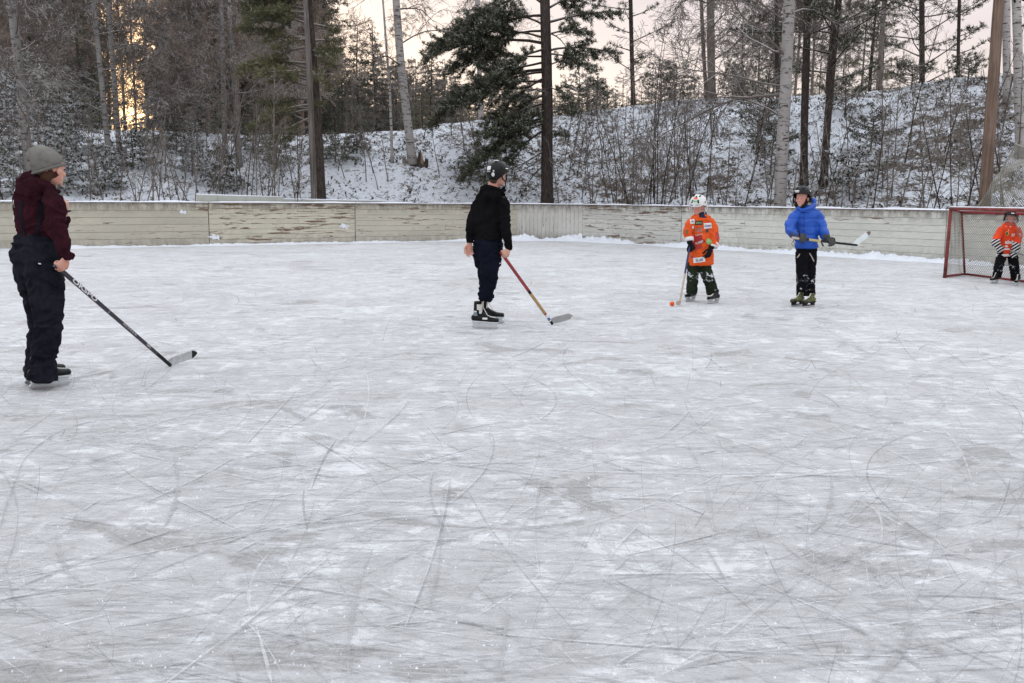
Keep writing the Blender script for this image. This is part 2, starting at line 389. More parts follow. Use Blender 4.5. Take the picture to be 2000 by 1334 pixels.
# ================================================================ BOARDS
def m_board(name, c, peel, seed, vert=False, grime=.75):
    t = NT(name, .7, .2)
    uv = t.n('ShaderNodeUVMap'); v = t.co(src=uv.outputs[0])
    st = (9, .9, 1) if vert else (.8, 9, 1)
    v1 = t.co(src=uv.outputs[0], scale=st, loc=(seed*7.3, seed*3.1, 0))
    a = t.noise(v1, 1.5, 9, .72, .5); b = t.noise(v1, 7, 5, .6); big = t.noise(t.co(src=uv.outputs[0], loc=(seed, 0, 0)), .55, 3)
    paint = t.mix(t.ramp(big, .35, .65), tuple(x*.88 for x in c), tuple(x*1.05 for x in c))
    paint = t.mix(t.ramp(b, .45, .72, 0, .45), paint, (.30, .28, .24)); paint = t.mix(t.ramp(t.noise(t.co(src=uv.outputs[0], scale=(2, 26, 1) if not vert else (26, 2, 1)), 1.5, 6, .7), .55, .72, 0, .5), paint, (.27, .24, .20))
    oz = t.n('ShaderNodeSeparateXYZ'); t.l(t.co(), oz.inputs[0])
    gn = t.noise(t.co(src=uv.outputs[0], scale=(2.5, .8, 1)), 2.2, 6, .7)
    top_ = t.math('MULTIPLY', t.ramp(oz.outputs['Z'], .86, 1.10), t.ramp(gn, .40, .58)); low_ = t.math('MULTIPLY', t.ramp(oz.outputs['Z'], .35, .0), t.ramp(gn, .36, .62))
    paint = t.mix(t.math('MULTIPLY', t.math('ADD', top_, low_), grime), paint, (.17, .15, .13))
    s = t.math('ADD', t.math('MULTIPLY', a, .8), t.math('ADD', t.math('MULTIPLY', big, .25), t.math('MULTIPLY', t.ramp(oz.outputs['Z'], .85, 1.1), .02)))
    f = t.ramp(s, peel, peel+.018)
    wood = t.mix(t.ramp(b, .35, .65), (.10, .062, .042), (.24, .17, .12))
    t.color(t.mix(f, paint, wood)); t.bump(t.math('ADD', t.math('MULTIPLY', f, -.8), t.math('MULTIPLY', b, .4)), .5, .012)
    return t.mat
m_wood_dark = plain('weathered_wood', (.13, .10, .08), .85, .15, .3, 8)
m_snowcap = plain('fresh_snow', (.74, .77, .82), .75, .2, .05, 12, .3)
def board(label, a, b, top, mat, planks=8, vertical=False, thick=.04, z0=.02, snow=True, stains=(), cap=True, gap=.006, posts=True, backoff=0.0):
    a, b = Vector(a), Vector(b); a.z = b.z = 0; L = (b-a).length; u = (b-a)/L; nrm_ = Vector((u.y, -u.x, 0))      # nrm_ faces the rink
    if nrm_.dot(-a) < 0: nrm_ = -nrm_
    root = empty('rink_board', a+nrm_*backoff); tag(root, label, 'board wall', 'peeling board sections round the rink')
    bm = MB(); uvs = []
    r = random.Random(int(L*1000)+planks)
    def pl(x0, x1, zz0, zz1, off):
        o = nrm_*(off+backoff)-root.location+a
        P = lambda x, z, d: u*x+nrm_*d+Vector((0, 0, z))+o
        vs = [P(x0, zz0, 0), P(x1, zz0, 0), P(x1, zz1, 0), P(x0, zz1, 0), P(x0, zz0, -thick), P(x1, zz0, -thick), P(x1, zz1, -thick), P(x0, zz1, -thick)]
        fs = [(0, 1, 2, 3), (5, 4, 7, 6), (3, 2, 6, 7), (1, 0, 4, 5), (0, 3, 7, 4), (2, 1, 5, 6)]
        bm.add(vs, fs); jit = r.random()*9
        for f in fs:
            for i in f: uvs.append(((x0 if i in (0, 3, 4, 7) else x1)+a.x*2+jit, (zz0 if i in (0, 1, 4, 5) else zz1)+jit*.3))
    if vertical:
        n = int(L/.13)
        for i in range(n): pl(L*i/n+.003, L*(i+1)/n-.003, z0+.0, top, r.uniform(-.004, .004))
    else:
        for i in range(planks):
            h = (top-z0)/planks; cuts = [0, L]
            if L > 4: cuts = [0, L*r.uniform(.3, .7), L]
            for x0, x1 in zip(cuts, cuts[1:]): pl(x0+.003, x1-.003, z0+i*h+gap/2, z0+(i+1)*h-gap/2, r.uniform(-.006, .006))
    me = bm.mesh('plank_panel', mat); uvl = me.uv_layers.new(name='UVMap')
    uvl.data.foreach_set('uv', [c for q in uvs for c in q]); link(bpy.data.objects.new('plank_panel', me), root)
    if posts:
        n = max(1, round(L/1.5))
        for i in range(n+1):
            x = min(max(L*i/n, .06), L-.06); q = MB(); o = a-root.location+u*x-nrm_*(thick+.055)+nrm_*backoff
            q.box(o+Vector((0, 0, (top-.06)/2)), (.09, .09, top-.06), Matrix.Rotation(math.atan2(u.y, u.x), 3, 'Z')); q.build('post', m_wood_dark, root)
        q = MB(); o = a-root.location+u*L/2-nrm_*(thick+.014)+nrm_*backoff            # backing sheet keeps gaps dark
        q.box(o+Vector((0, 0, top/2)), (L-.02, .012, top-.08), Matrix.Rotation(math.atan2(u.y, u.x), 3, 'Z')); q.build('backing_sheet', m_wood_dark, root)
    if cap:
        q = MB(); o = a-root.location+u*L/2-nrm_*(thick/2-.01)+nrm_*backoff
        q.box(o+Vector((0, 0, top+.014)), (L, .11, .022), Matrix.Rotation(math.atan2(u.y, u.x), 3, 'Z')); q.build('cap_rail', m_wood_dark, root)
    if snow:
        q = MB(); n = int(L/.08); vs = []
        for i in range(n+1):
            x = L*i/n; h = .012+.035*max(0, noise.noise((x*1.1+a.x, a.y, 3))+.45)+.012*abs(noise.noise((x*6, a.x, 1)))
            w = .045+.01*noise.noise((x*3, 5, a.x)); o = a-root.location+u*x-nrm_*(thick/2-.01)+nrm_*backoff
            for (dw, dz) in ((w, 0), (w*.75, h*.8), (0, h), (-w*.75, h*.8), (-w, 0)): vs.append(o+nrm_*dw+Vector((0, 0, top+.024+dz)))
        q.add(vs, [(i*5+j, (i+1)*5+j, (i+1)*5+j+1, i*5+j+1) for i in range(n) for j in range(4)])
        q.build('snow_cap', m_snowcap, root, True)
    for (x, z, s) in stains:                         # snow splats thrown on the planks
        q = MB(); rr = random.Random(int(x*100)); o = a-root.location+nrm_*backoff
        for k_ in range(34):
            ang = rr.uniform(0, 6.28); d = s*rr.random()**1.3; sz = s*rr.uniform(.22, .42)*(1.1-d/s*.6)
            c_ = o+u*(x+d*1.4*math.cos(ang))+Vector((0, 0, z+d*.8*math.sin(ang)))+nrm_*.009
            ring = [c_+(u*math.cos(j*1.047)*rr.uniform(.7, 1.3)+Vector((0, 0, 1))*math.sin(j*1.047)*rr.uniform(.5, 1.2))*sz for j in range(6)]
            q.add(ring+[c_+nrm_*sz*.25], [(j, (j+1) % 6, 6) for j in range(6)])
        q.build('snow_splat', m_snowcap, root, True)
    return root
def on_left(px): 
    d = ray(px, 480); a = PLA; ex, ey = dl.x, dl.y; den = d.x*ey-d.y*ex; s_ = (a.x*ey-a.y*ex)/den; return Vector((d.x*s_, d.y*s_, 0))
def on_right(px):
    d = ray(px, 480); a = PRB; e_ = PRA-PRB; ex, ey = e_.x, e_.y; den = d.x*ey-d.y*ex; s_ = (a.x*ey-a.y*ex)/den; return Vector((d.x*s_, d.y*s_, 0))
cream = (.57, .54, .44); white_ = (.60, .605, .56)
bmA = m_board('board_paint_grey', (.48, .455, .375), .63, 1); bmB = m_board('board_paint_cream', cream, .575, 2)
bmC = m_board('board_paint_cream_b', (.54, .515, .425), .60, 3); bmD = m_board('board_paint_white', (.56, .555, .52), .61, 4, True)
bmE = m_board('board_paint_pale', white_, .585, 5); bmF = m_board('board_paint_pale_b', (.64, .65, .59), .63, 6)
bmG = m_board('board_paint_pale_c', (.62, .63, .57), .62, 7)
board('long greyish cream board section behind the person in the grey beanie', PLA, on_left(409), BH, bmA, 6, stains=((11.6, .93, .09),))
board('cream board section with brown peeling patches, below the tall grey pole', on_left(410), on_left(694), BH, bmB, 8, stains=((.12, .22, .13), (4.0, .5, .12)))
board('cream board section directly behind the person in the black hoodie', on_left(695), PLB, BH, bmC, 7)
board('narrow corner board section of upright planks with a dark scuffed line across it', PLB, PRB, BH, bmD, vertical=True)
board('flaking white board section between the corner and the child in the white helmet', PRB, on_right(1329), BH, bmE, 8)
board('pale board section between white helmet child and blue jacket child', on_right(1330), on_right(1560), BH, bmF, 7)
board('pale board section right of the child in the blue jacket and left of the goal', on_right(1561), on_right(1845), BH, bmG, 7)
board('pale board section behind the net of the goal', on_right(1846), PRA, BH, bmF, 7)
# spare boards leaning behind the left boards, their tops just above
back = Vector((-dl.y, dl.x, 0))
if back.y < 0: back = -back
def spare(px0, px1, top0, top1, label):
    a = on_left(px0)+back*.45; b = on_left(px1)+back*.45; root = empty('spare_board', a); tag(root, label, 'spare board', 'spare boards behind the left boards')
    q = MB(); u = (b-a); z0, z1 = top0, top1; n = back*.035
    vs = [Vector((0, 0, 0)), u, u+Vector((0, 0, z1)), Vector((0, 0, z0))]; vs = vs+[v+n for v in vs]
    q.add(vs, [(0, 1, 2, 3), (5, 4, 7, 6), (3, 2, 6, 7), (1, 0, 4, 5), (0, 3, 7, 4), (2, 1, 5, 6)]); q.build('panel', plain('spare_board_paint', (.50, .52, .46), .7, .2, .1, 4), root)
    q = MB(); q.tube([Vector((0, 0, z0+.012))+n*.5, u+Vector((0, 0, z1+.012))+n*.5], .026, 6); q.build('snow_cap', m_snowcap, root, True)
spare(396, 565, 1.40, 1.345, 'snow-topped spare board sticking up behind the peeling cream section, end at the saplings')
spare(566, 800, 1.29, 1.245, 'low snow-topped spare board just visible behind the boards right of the grey pole')

# ridge of swept snow along the foot of the boards
def swept(name, pa, pb, hh, ww, seed, label):
    pa, pb = Vector(pa), Vector(pb); L = (pb-pa).length; u = (pb-pa)/L; n_ = Vector((u.y, -u.x, 0))
    if n_.dot(-pa) < 0: n_ = -n_
    q = MB(); n = int(L/.05); m = 12; vs = []
    for i in range(n+1):
        x = L*i/n; p = pa+u*x
        k1 = .55+1.1*noise.noise((x*.5+seed, 0, 0))+.5*noise.noise((x*2.1, seed, 0)); k1 = max(.06, k1)
        for j in range(m+1):
            t = j/m; w = ww*(.5+.8*max(.1, k1)); prof = (1-t)**1.3
            z = hh*k1*prof+(hh*.55*noise.noise((x*7, t*6+seed, 2))+hh*.4*noise.noise((x*17, t*11, seed)))*(1-t)*min(1, k1+.2)
            vs.append(p+n_*(t*w+.015*noise.noise((x*9, t*9, 4)))+Vector((0, 0, max(z, .006*(1-t)) if j < m else -.004)))
    q.add(vs, [(i*(m+1)+j, i*(m+1)+j+1, (i+1)*(m+1)+j+1, (i+1)*(m+1)+j) for i in range(n) for j in range(m)])
    tag(q.build(name, m_snowcap, None, True), label, 'snow', kind='stuff')
swept('swept_snow', PLA, PLB, .07, .30, 1, 'low ridge of swept snow along the foot of the left boards')
swept('swept_snow', PLB-dl*.5, PRB, .24, .5, 2, 'lumpy heap of swept snow at the foot of the corner boards')
swept('swept_snow', PRB, on_right(1900), .16, .45, 3, 'lumpy ridge of swept snow along the foot of the right boards')
swept('swept_snow', on_right(1900), PRA, .16, .45, 4, 'ridge of swept snow behind the goal')
# ================================================================ TREES
def m_bark_birch(nm='birch_bark', k=1.0):
    t = NT(nm, .75, .15)
    v = t.co(); vs = t.co(scale=(1.6, 1.6, 9)); a = t.noise(vs, 2.2, 6, .65, .4); b = t.noise(t.co(scale=(3, 3, 5)), 1.3, 5, .6)
    base = t.mix(t.noise(v, 2, 3), tuple(x*k for x in (.27, .25, .24)), tuple(x*k for x in (.50, .475, .45)))
    c = t.mix(t.ramp(a, .56, .62), base, (.045, .04, .038)); c = t.mix(t.ramp(b, .60, .68), c, (.07, .06, .055))
    t.color(c); t.bump(a, .4, .02); return t.mat
def m_bark(name, c0, c1, snow=.0):
    t = NT(name, .9, .1); a = t.noise(t.co(scale=(7, 7, 1.6)), 3.0, 7, .7, .5)
    c = t.mix(t.ramp(a, .35, .62), c0, c1)
    if snow:
        c = t.mix(t.ramp(t.math('ADD', t.nz(), t.noise(t.co(), 9, 3)), .75, 1.0, 0, snow), c, (.48, .455, .43))
    t.color(c); t.bump(a, .8, .04); return t.mat
def m_leafy(name, c0, c1, sc=.8):
    t = NT(name, .7, .2); a = t.noise(t.co(), sc, 4, .7); t.color(t.mix(t.ramp(a, .35, .65), c0, c1)); return t.mat
BARK_B = m_bark_birch(); BARK_B2 = m_bark_birch('grey_birch_bark', .62); BARK_B3 = m_bark_birch('dull_birch_bark', .8); BARK_P = m_bark('pine_bark', (.024, .020, .018), (.085, .069, .060), .25); BARK_G = m_bark('grey_bark', (.095, .08, .07), (.26, .225, .195), .5)
BARK_R = m_bark('upper_pine_bark', (.12, .085, .07), (.26, .18, .14), .4)
TWIG_F = m_bark('frosted_twigs', (.10, .085, .075), (.20, .17, .155), .9); TWIG_B = m_bark('brown_twigs', (.095, .08, .068), (.21, .18, .155), .5); TWIG_L = m_bark('haze_lightened_twigs', (.21, .165, .13), (.42, .34, .27), .4); TWIG_D = m_bark('dark_twigs', (.025, .02, .017), (.06, .048, .04), .45)  # pale brown twigs: sunlit haze over the left forest put into their colour
NEEDLE = m_leafy('pine_needles', (.022, .027, .015), (.062, .066, .036)); NEEDLE_O = m_leafy('olive_needles', (.065, .068, .032), (.16, .15, .08))
SNOWN = m_leafy('snow_laden_needles', (.46, .47, .47), (.74, .76, .78), 3.0); FROST = m_leafy('frosted_needles', (.17, .18, .14), (.40, .40, .36), 2.5); NEEDLE_S = m_leafy('spruce_needles', (.05, .052, .036), (.12, .115, .08))
nrng = np.random.default_rng(3)

def rot_about(v, ax, a): return Matrix.Rotation(a, 3, ax) @ v
def rvec(r): 
    while True:
        v = Vector((r.uniform(-1, 1), r.uniform(-1, 1), r.uniform(-1, 1)))
        if .05 < v.length < 1: return v.normalized()

def needles(tufts, blades, L, w, frost, name, mats, parent, spread=.9):
    """tufts: list of (pos, dir, frostable) -> one foliage mesh of thin needle sprays"""
    P = np.array([tuple(a) for a, _, _ in tufts]); D_ = np.array([tuple(b) for _, b, _ in tufts]); Fz = np.array([c for _, _, c in tufts])
    n = len(P); P = np.repeat(P, blades, 0); D_ = np.repeat(D_, blades, 0); Fz = np.repeat(Fz, blades)
    rd = nrng.normal(size=P.shape); rd /= np.linalg.norm(rd, axis=1)[:, None]
    d = D_*.75+rd*spread; d /= np.linalg.norm(d, axis=1)[:, None]
    s = np.cross(d, nrng.normal(size=P.shape)); s /= np.linalg.norm(s, axis=1)[:, None]+1e-9
    ln = L*nrng.uniform(.6, 1.25, size=(len(P), 1)); ww = w*nrng.uniform(.7, 1.3, size=(len(P), 1))
    P0 = P+nrng.normal(size=P.shape)*L*.22
    V = np.empty((len(P)*3, 3)); V[0::3] = P0-s*ww; V[1::3] = P0+s*ww; V[2::3] = P0+d*ln
    me = bpy.data.meshes.new(name); me.vertices.add(len(V)); me.vertices.foreach_set('co', V.ravel())
    me.loops.add(len(V)); me.loops.foreach_set('vertex_index', np.arange(len(V)))
    me.polygons.add(len(P)); me.polygons.foreach_set('loop_start', np.arange(0, len(V), 3))
    for m in mats: me.materials.append(m)
    fi = ((d[:, 2] > -.1) & (nrng.random(len(P)) < frost*Fz)).astype(np.int32)
    me.polygons.foreach_set('material_index', fi); me.update(calc_edges=True)
    return link(bpy.data.objects.new(name, me), parent)

def bough(mb, tufts, p, d, L, r, rr, droop=.25, rise=0.0, step=.16, start=.25, sub=.42, sides=4, flat=.35, tstep=.13, frostable=1.0):
    """a conifer limb with side shoots; collects the places of its needle sprays"""
    n = 7; pts = [p.copy()]; dd = d.normalized(); q = p.copy(); dirs = [dd.copy()]
    for i in range(n):
        t = (i+1)/n
        dd = (dd+Vector((0, 0, -droop*(.35+t*.5)/n*2+rise*t*t/n*4))+rvec(rr)*.09).normalized()
        q = q+dd*L/n; pts.append(q.copy()); dirs.append(dd.copy())
    mb.tube(pts, [r*(1-.85*i/n)+.004 for i in range(n+1)], sides)
    m = int(L/step)
    for i in range(m):
        t = start+(1-start)*(i+rr.random())/m; k = min(n-1, int(t*n)); u = t*n-k
        a = pts[k].lerp(pts[k+1], u); ax = dirs[k]
        l = sub*L*(1-t*.75)*rr.uniform(.5, 1.15); l = min(l, 1.5)
        side = ax.cross(Vector((0, 0, 1)))
        side = side.normalized() if side.length > .1 else rvec(rr)
        sd_ = (ax*.75+side*(1 if i % 2 else -1)*rr.uniform(.5, 1)+Vector((0, 0, rr.uniform(-flat, flat)-droop*.3))).normalized()
        e_ = a+sd_*l; mid = a.lerp(e_, .5)+Vector((0, 0, .04*l))
        mb.tube([a, mid, e_], [max(.004, r*.3*(1-t)), .006, .003], 3, cap=False)
        nt = max(2, int(l/tstep))
        for j in range(nt):
            w_ = (j+1)/nt; pp = a.lerp(e_, w_)+rvec(rr)*.04
            tufts.append((pp, (sd_*.6+Vector((0, 0, .25))+rvec(rr)*.3).normalized(), frostable))
    tufts.append((pts[-1], dirs[-1], frostable))

def trunk_mesh(path, r0, r1, rr, sides=10, flare=1.35, wob=.03):
    mb = MB(); n = 26; P = []; Rr = []
    L = [0]
    for a, b in zip(path, path[1:]): L.append(L[-1]+(b-a).length)
    for i in range(n+1):
        t = i/n*L[-1]
        for k in range(len(path)-1):
            if t <= L[k+1]+1e-6: break
        u = (t-L[k])/(L[k+1]-L[k]); p = path[k].lerp(path[k+1], u)
        s = i/n; off = wob*Vector((noise.noise((s*3, r0*50, 1)), noise.noise((s*3, r0*70, 9)), 0))*min(1, s*8)
        P.append(p+off); Rr.append((r0+(r1-r0)*s)*(1+(flare-1)*max(0, 1-s*14)**2)*(1+.05*noise.noise((s*20, r0*33, 3))))
    mb.tube(P, Rr, sides); return mb, P, Rr
def at_height(P, Rr, z):
    for a, b, ra, rb in zip(P, P[1:], Rr, Rr[1:]):
        if b.z >= z: u = (z-a.z)/(b.z-a.z+1e-9); return a.lerp(b, u), ra+(rb-ra)*u
    return P[-1], Rr[-1]

def limb(mb, rr, p, d, L, r, depth, hang, dens=1.0, minr=.0045):
    """a bare deciduous branch: curves, forks and ends in fine hanging twigs"""
    n = 6 if depth > 1 else 4; pts = [p.copy()]; dd = d.normalized(); q = p.copy(); dirs = [dd.copy()]
    bend = rvec(rr)*.10
    for i in range(n):
        t = (i+1)/n
        dd = (dd+rvec(rr)*.20+bend+Vector((0, 0, -hang*t*.55*(1.2 if depth < 2 else .8)))).normalized()
        q = q+dd*L/n; pts.append(q.copy()); dirs.append(dd.copy())
    rad = [max(minr, r*(1-.78*i/n)) for i in range(n+1)]
    mb.tube(pts, rad, 5 if depth > 2 else (4 if depth > 1 else 3), cap=False)
    if depth <= 0: return
    k = int({3: 9, 2: 8, 1: 6}[depth]*dens*rr.uniform(.75, 1.25))
    for i in range(k):
        t = .22+.78*(i+rr.random())/k; j = min(n-1, int(t*n)); a = pts[j].lerp(pts[j+1], t*n-j)
        ax = dirs[j]; perp = ax.cross(rvec(rr)).normalized()
        nd_ = (ax*rr.uniform(.5, 1.0)+perp*rr.uniform(.5, 1)+Vector((0, 0, .18 if depth > 1 else -.25*hang*3))).normalized()
        limb(mb, rr, a, nd_, L*rr.uniform(.38, .62)*(1-.35*t), rad[j]*.55, depth-1, hang, dens, minr)

def bare_tree(name, label, cat, path, r0, r1, seed, z0, nb, Lb, bark, twig, hang=.3, up=.6, group=None, depth=3, dens=1.0, frost_up=True, minr=.0045, sides=10, az=None):
    rr = random.Random(seed); base = path[0]; path = [q-base for q in path]
    root = empty(name, base); tag(root, label, cat, group)
    mb, P, Rr = trunk_mesh(path, r0, r1, rr, sides); mb.build('trunk', bark, root, True)
    cb_ = MB(); H = path[-1].z
    for i in range(nb):
        t = (i+rr.random())/nb; z = z0+(H-z0)*t; p, r = at_height(P, Rr, z)
        a = rr.uniform(0, 2*math.pi) if az is None else az[i % len(az)]+rr.uniform(-.3, .3)
        d = Vector((math.cos(a), math.sin(a), rr.uniform(.2, 1)*up+.1))
        limb(cb_, rr, p, d, Lb*(1-.45*t)*rr.uniform(.6, 1.15), r*rr.uniform(.15, .30), depth, hang, dens, minr)
    if cb_.n: cb_.build('branches', twig, root, True)
    return root
def conifer(name, label, cat, path, r0, r1, seed, kind, z0, nb, Lb, bark, needle, group=None, frost=.25, blades=9, nl=.15, nw=.013, dens=1.0, twig=None, fm=None):
    rr = random.Random(seed); base = path[0]; path = [q-base for q in path]
    root = empty(name, base); tag(root, label, cat, group)
    mb, P, Rr = trunk_mesh(path, r0, r1, rr); mb.build('trunk', bark, root, True)
    cb_ = MB(); tufts = []; H = path[-1].z
    for i in range(nb):
        t = (i+rr.random())/nb; z = z0+(H-z0)*t; p, r = at_height(P, Rr, z)
        a = i*2.4+rr.uniform(-.5, .5)
        if kind == 'spruce':
            L = Lb*(1-t)**.85*rr.uniform(.8, 1.1)+.15
            d = Vector((math.cos(a), math.sin(a), .12)); bough(cb_, tufts, p, d, L, max(.01, r*.22), rr, .42, .28, .12/dens, .10, .34, 4, .12, .11/dens)
        else:
            L = Lb*(.55+.6*math.sin(min(1, t*1.25)*math.pi)**.7)*rr.uniform(.55, 1.1)
            d = Vector((math.cos(a), math.sin(a), rr.uniform(.05, .55))); bough(cb_, tufts, p, d, L, max(.015, r*.28), rr, .12, .22, .17/dens, .38, .40, 4, .4, .13/dens)
    cb_.build('branches', twig or bark, root, True)
    needles(tufts, blades, nl, nw, frost, 'foliage', [needle, fm or FROST], root)
    return root
def copy_tree(o, parent=None):
    c = o.copy(); col.objects.link(c)
    if parent is not None: c.parent = parent
    for ch in list(o.children): copy_tree(ch, c)
    return c

def hit(px, py):                     # where the sight line through a pixel meets the bank
    D = bdist(px)+.3
    while D < 70:
        p = W(px, py, D)
        if p.z <= terrain_z(p.x, p.y): return p
        D += .05
    return W(px, py, 45)
def at_bank(px, D):                  # the bank's surface at distance D in that direction
    x, y = col_xy(px, D); return Vector((x, y, terrain_z(x, y)-.05))
def tpath(base, px_top, H, lean=0.0, bow=0.0):      # trunk path from a foot to where it leaves the photo's top edge
    T = W(px_top, 0, base.y+lean); u = (T-base); e_ = base+u*(H/u.z) if u.z > 0 else base+Vector((0, 0, H))
    return [base, base.lerp(e_, .3)+Vector((bow, 0, 0)), base.lerp(e_, .6)+Vector((bow*.7, 0, 0)), e_]

# ---- the trees one can tell apart
# birches
b1 = at_bank(800, 30.6); b1 = hit(806, 322)
bare_tree('birch', 'white birch leaning left beside the broken stump on the bank', 'birch', tpath(b1, 778, 12, 0, -.10), .165, .10, 21, 3.4, 12, 4.2, BARK_B, TWIG_D, .34, .5)
b2 = hit(766, 318)
bare_tree('birch', 'very thin pale birch just left of the birch by the broken stump', 'birch', tpath(b2, 745, 9, 0, .1), .055, .025, 22, 1.8, 12, 1.9, BARK_B, TWIG_B, .3, .5)
b3 = at_bank(1530, bdist(1530)+1.6)
bare_tree('birch', 'thick white birch with long frosted limbs left of the blue jacket child', 'birch', tpath(b3, 1541, 12, 0, .02), .172, .145, 29, 3.0, 18, 4.6, BARK_B3, TWIG_F, .20, .35, dens=1.1, minr=.006)
b4 = at_bank(52, bdist(52)+5.5)
bare_tree('birch', 'frost-covered birch behind the person in the grey beanie', 'birch', tpath(b4, 18, 12, 0, .08), .15, .10, 24, 1.6, 26, 3.2, BARK_B2, TWIG_F, .15, .45, dens=1.15, minr=.007)
for (pb, pt, dd_, lb, sd_) in ((212, 178, 7.5, 'slender birch left of the yellow glow in the forest', 31), (232, 207, 8.6, 'thin birch directly beside the left edge of the yellow glow', 32),
                        (438, 428, 7.8, 'pale birch left of the twin birch in the left forest', 33), (466, 443, 7.2, 'pale leaning birch right of its twin in the left forest', 34)):
    bare_tree('birch', lb, 'birch', tpath(at_bank(pb, bdist(pb)+dd_), pt, 12, 0, .06), .095, .055, sd_, 1.6, 24, 3.2, BARK_B2, TWIG_F, .22, .4, minr=.006)
bT = at_bank(1388, 40.6)
bare_tree('grey_birch', 'thick grey-barked birch on the crest above the sapling thicket', 'birch', tpath(bT, 1388, 11, 0, .0), .165, .125, 36, 1.3, 15, 4.2, BARK_G, TWIG_D, .42, .45, dens=1.1)
bare_tree('grey_birch', 'slimmer birch stem close against the left of the thick crest birch', 'birch', tpath(at_bank(1378, 40.9), 1372, 11, 0, -.05), .08, .06, 37, 1.6, 9, 3.2, BARK_G, TWIG_D, .42, .5)
bare_tree('birch', 'birch on the crest left of the brown pole, bending right', 'birch', tpath(at_bank(1711, 38.2), 1733, 11, 0, -.1), .095, .075, 38, 1.4, 11, 3.2, BARK_G, TWIG_D, .3, .5)
bare_tree('birch', 'white birch immediately right of the brown pole', 'birch', tpath(at_bank(1964, bdist(1964)+9), 1966, 10, 0, .0), .115, .10, 39, 3.0, 8, 3.0, BARK_B, TWIG_D, .25, .5)
bare_tree('birch', 'white birch at the right edge above the goal', 'birch', tpath(at_bank(1998, bdist(1998)+5.5), 1981, 10, 0, .05), .125, .10, 40, 3.0, 8, 3.0, BARK_B, TWIG_D, .25, .5)
bare_tree('birch', 'birch half hidden behind the big pine on the left crest', 'birch', tpath(at_bank(940, 41.5), 932, 9, 0, .0), .11, .08, 41, 2.5, 9, 2.6, BARK_B, TWIG_B, .25, .5)

# the big pine, its limbs placed one by one as in the photo
pb_ = at_bank(1071, bdist(1071)+2.2); pp = tpath(pb_, 1063, 12, 0, .05)
root = empty('pine', pb_); tag(root, 'big dark pine with drooping snowy limbs on its left side', 'pine')
rr = random.Random(7); rel = [q-pb_ for q in pp]
mb, P, Rr = trunk_mesh(rel, .215, .14, rr, 12, 1.3); mb.build('trunk', BARK_P, root, True)
cb_ = MB(); tufts = []
for (ys, xe, ye, dy, r) in ((-60, 900, -50, .5, .06), (-20, 860, 70, -.6, .07), (30, 905, 60, -1.2, .07), (60, 880, 118, .8, .06), (85, 832, 112, -.8, .08), (95, 965, 150, -1.5, .06), (110, 880, 150, 1.0, .05), (135, 835, 215, -.6, .08),
                            (140, 905, 185, -1.6, .06), (150, 955, 235, -1.0, .06), (185, 985, 225, .6, .05), (200, 940, 285, -1.3, .06), (225, 905, 335, -1.1, .07), (240, 985, 300, -1.5, .05), (250, 945, 352, -.9, .06), (215, 1010, 260, -1.6, .04),
                            (160, 870, 190, -1.3, .06), (120, 925, 215, -1.4, .06), (75, 845, 45, -.4, .05), (50, 930, 20, -1.0, .05), (235, 915, 300, -1.4, .05),
                            (20, 1175, -10, .6, .06), (45, 1205, 40, -.7, .07), (70, 1150, 60, -1.2, .05), (100, 1200, 100, .5, .06), (105, 1165, 145, -.8, .05), (-30, 1190, -40, -.5, .06), (170, 1120, 190, -.8, .03), (-10, 1140, 25, 1.1, .05),
                            (215, 1125, 225, -.6, .04), (255, 1110, 262, -.5, .03), (-70, 1120, -90, 1.0, .05), (10, 960, -20, 1.2, .06), (130, 1130, 120, 1.4, .04)):
    zc = W(1066, ys, pb_.y).z-pb_.z; a, r_ = at_height(P, Rr, zc); e_ = W(xe, ye, pb_.y+dy)-pb_
    v = e_-a; L = v.length*1.03; d0 = (v.normalized()+Vector((0, 0, .28))).normalized()
    bough(cb_, tufts, a, d0, L, r*.7, rr, .42, 0, .105, .24, .44, 5, .85, .075, 1.0)
for (ys, xe, ye, dy) in ((290, 1000, 345, -1), (300, 985, 370, -.6), (320, 1010, 350, .5), (310, 1110, 330, -.8), (180, 1010, 190, -1.2), (60, 1120, 100, .8)):     # dead lower limbs
    zc = W(1066, ys, pb_.y).z-pb_.z; a, r_ = at_height(P, Rr, zc); e_ = W(xe, ye, pb_.y+dy)-pb_; v = e_-a
    limb(cb_, rr, a, v, v.length, .03, 2, .12, .8)
cb_.build('branches', TWIG_D, root, True); needles(tufts, 18, .13, .012, .33, 'foliage', [NEEDLE, FROST], root, 1.0)

# olive pine behind the grey pole
po = at_bank(627, bdist(627)+2.2)
root = empty('pine', po); tag(root, 'olive green pine whose trunk stands against the grey pole', 'pine'); pth = [q-po for q in tpath(po, 600, 12, .6, .05)]
rr = random.Random(17); mb, P, Rr = trunk_mesh(pth, .155, .10, rr, 12, 1.35); mb.build('trunk', BARK_P, root, True); cb_ = MB(); tufts = []
for i in range(64):
    ys = rr.uniform(-110, 245); zc = W(605, ys, po.y).z-po.z; a, r_ = at_height(P, Rr, zc)
    left = rr.random() < .66; xe = rr.uniform(462, 550) if left else rr.uniform(615, 665 if ys > 20 else 690); ye = ys+rr.uniform(-20, 50); e_ = W(xe, ye, po.y+rr.uniform(-1.6, 1.6))-po
    v = e_-a; bough(cb_, tufts, a, v+Vector((0, 0, .2*v.length)), v.length, .045, rr, .28, 0, .11, .34, .42, 4, .45, .11)
cb_.build('branches', TWIG_B, root, True); needles(tufts, 13, .14, .013, .05, 'foliage', [NEEDLE_O, FROST], root)

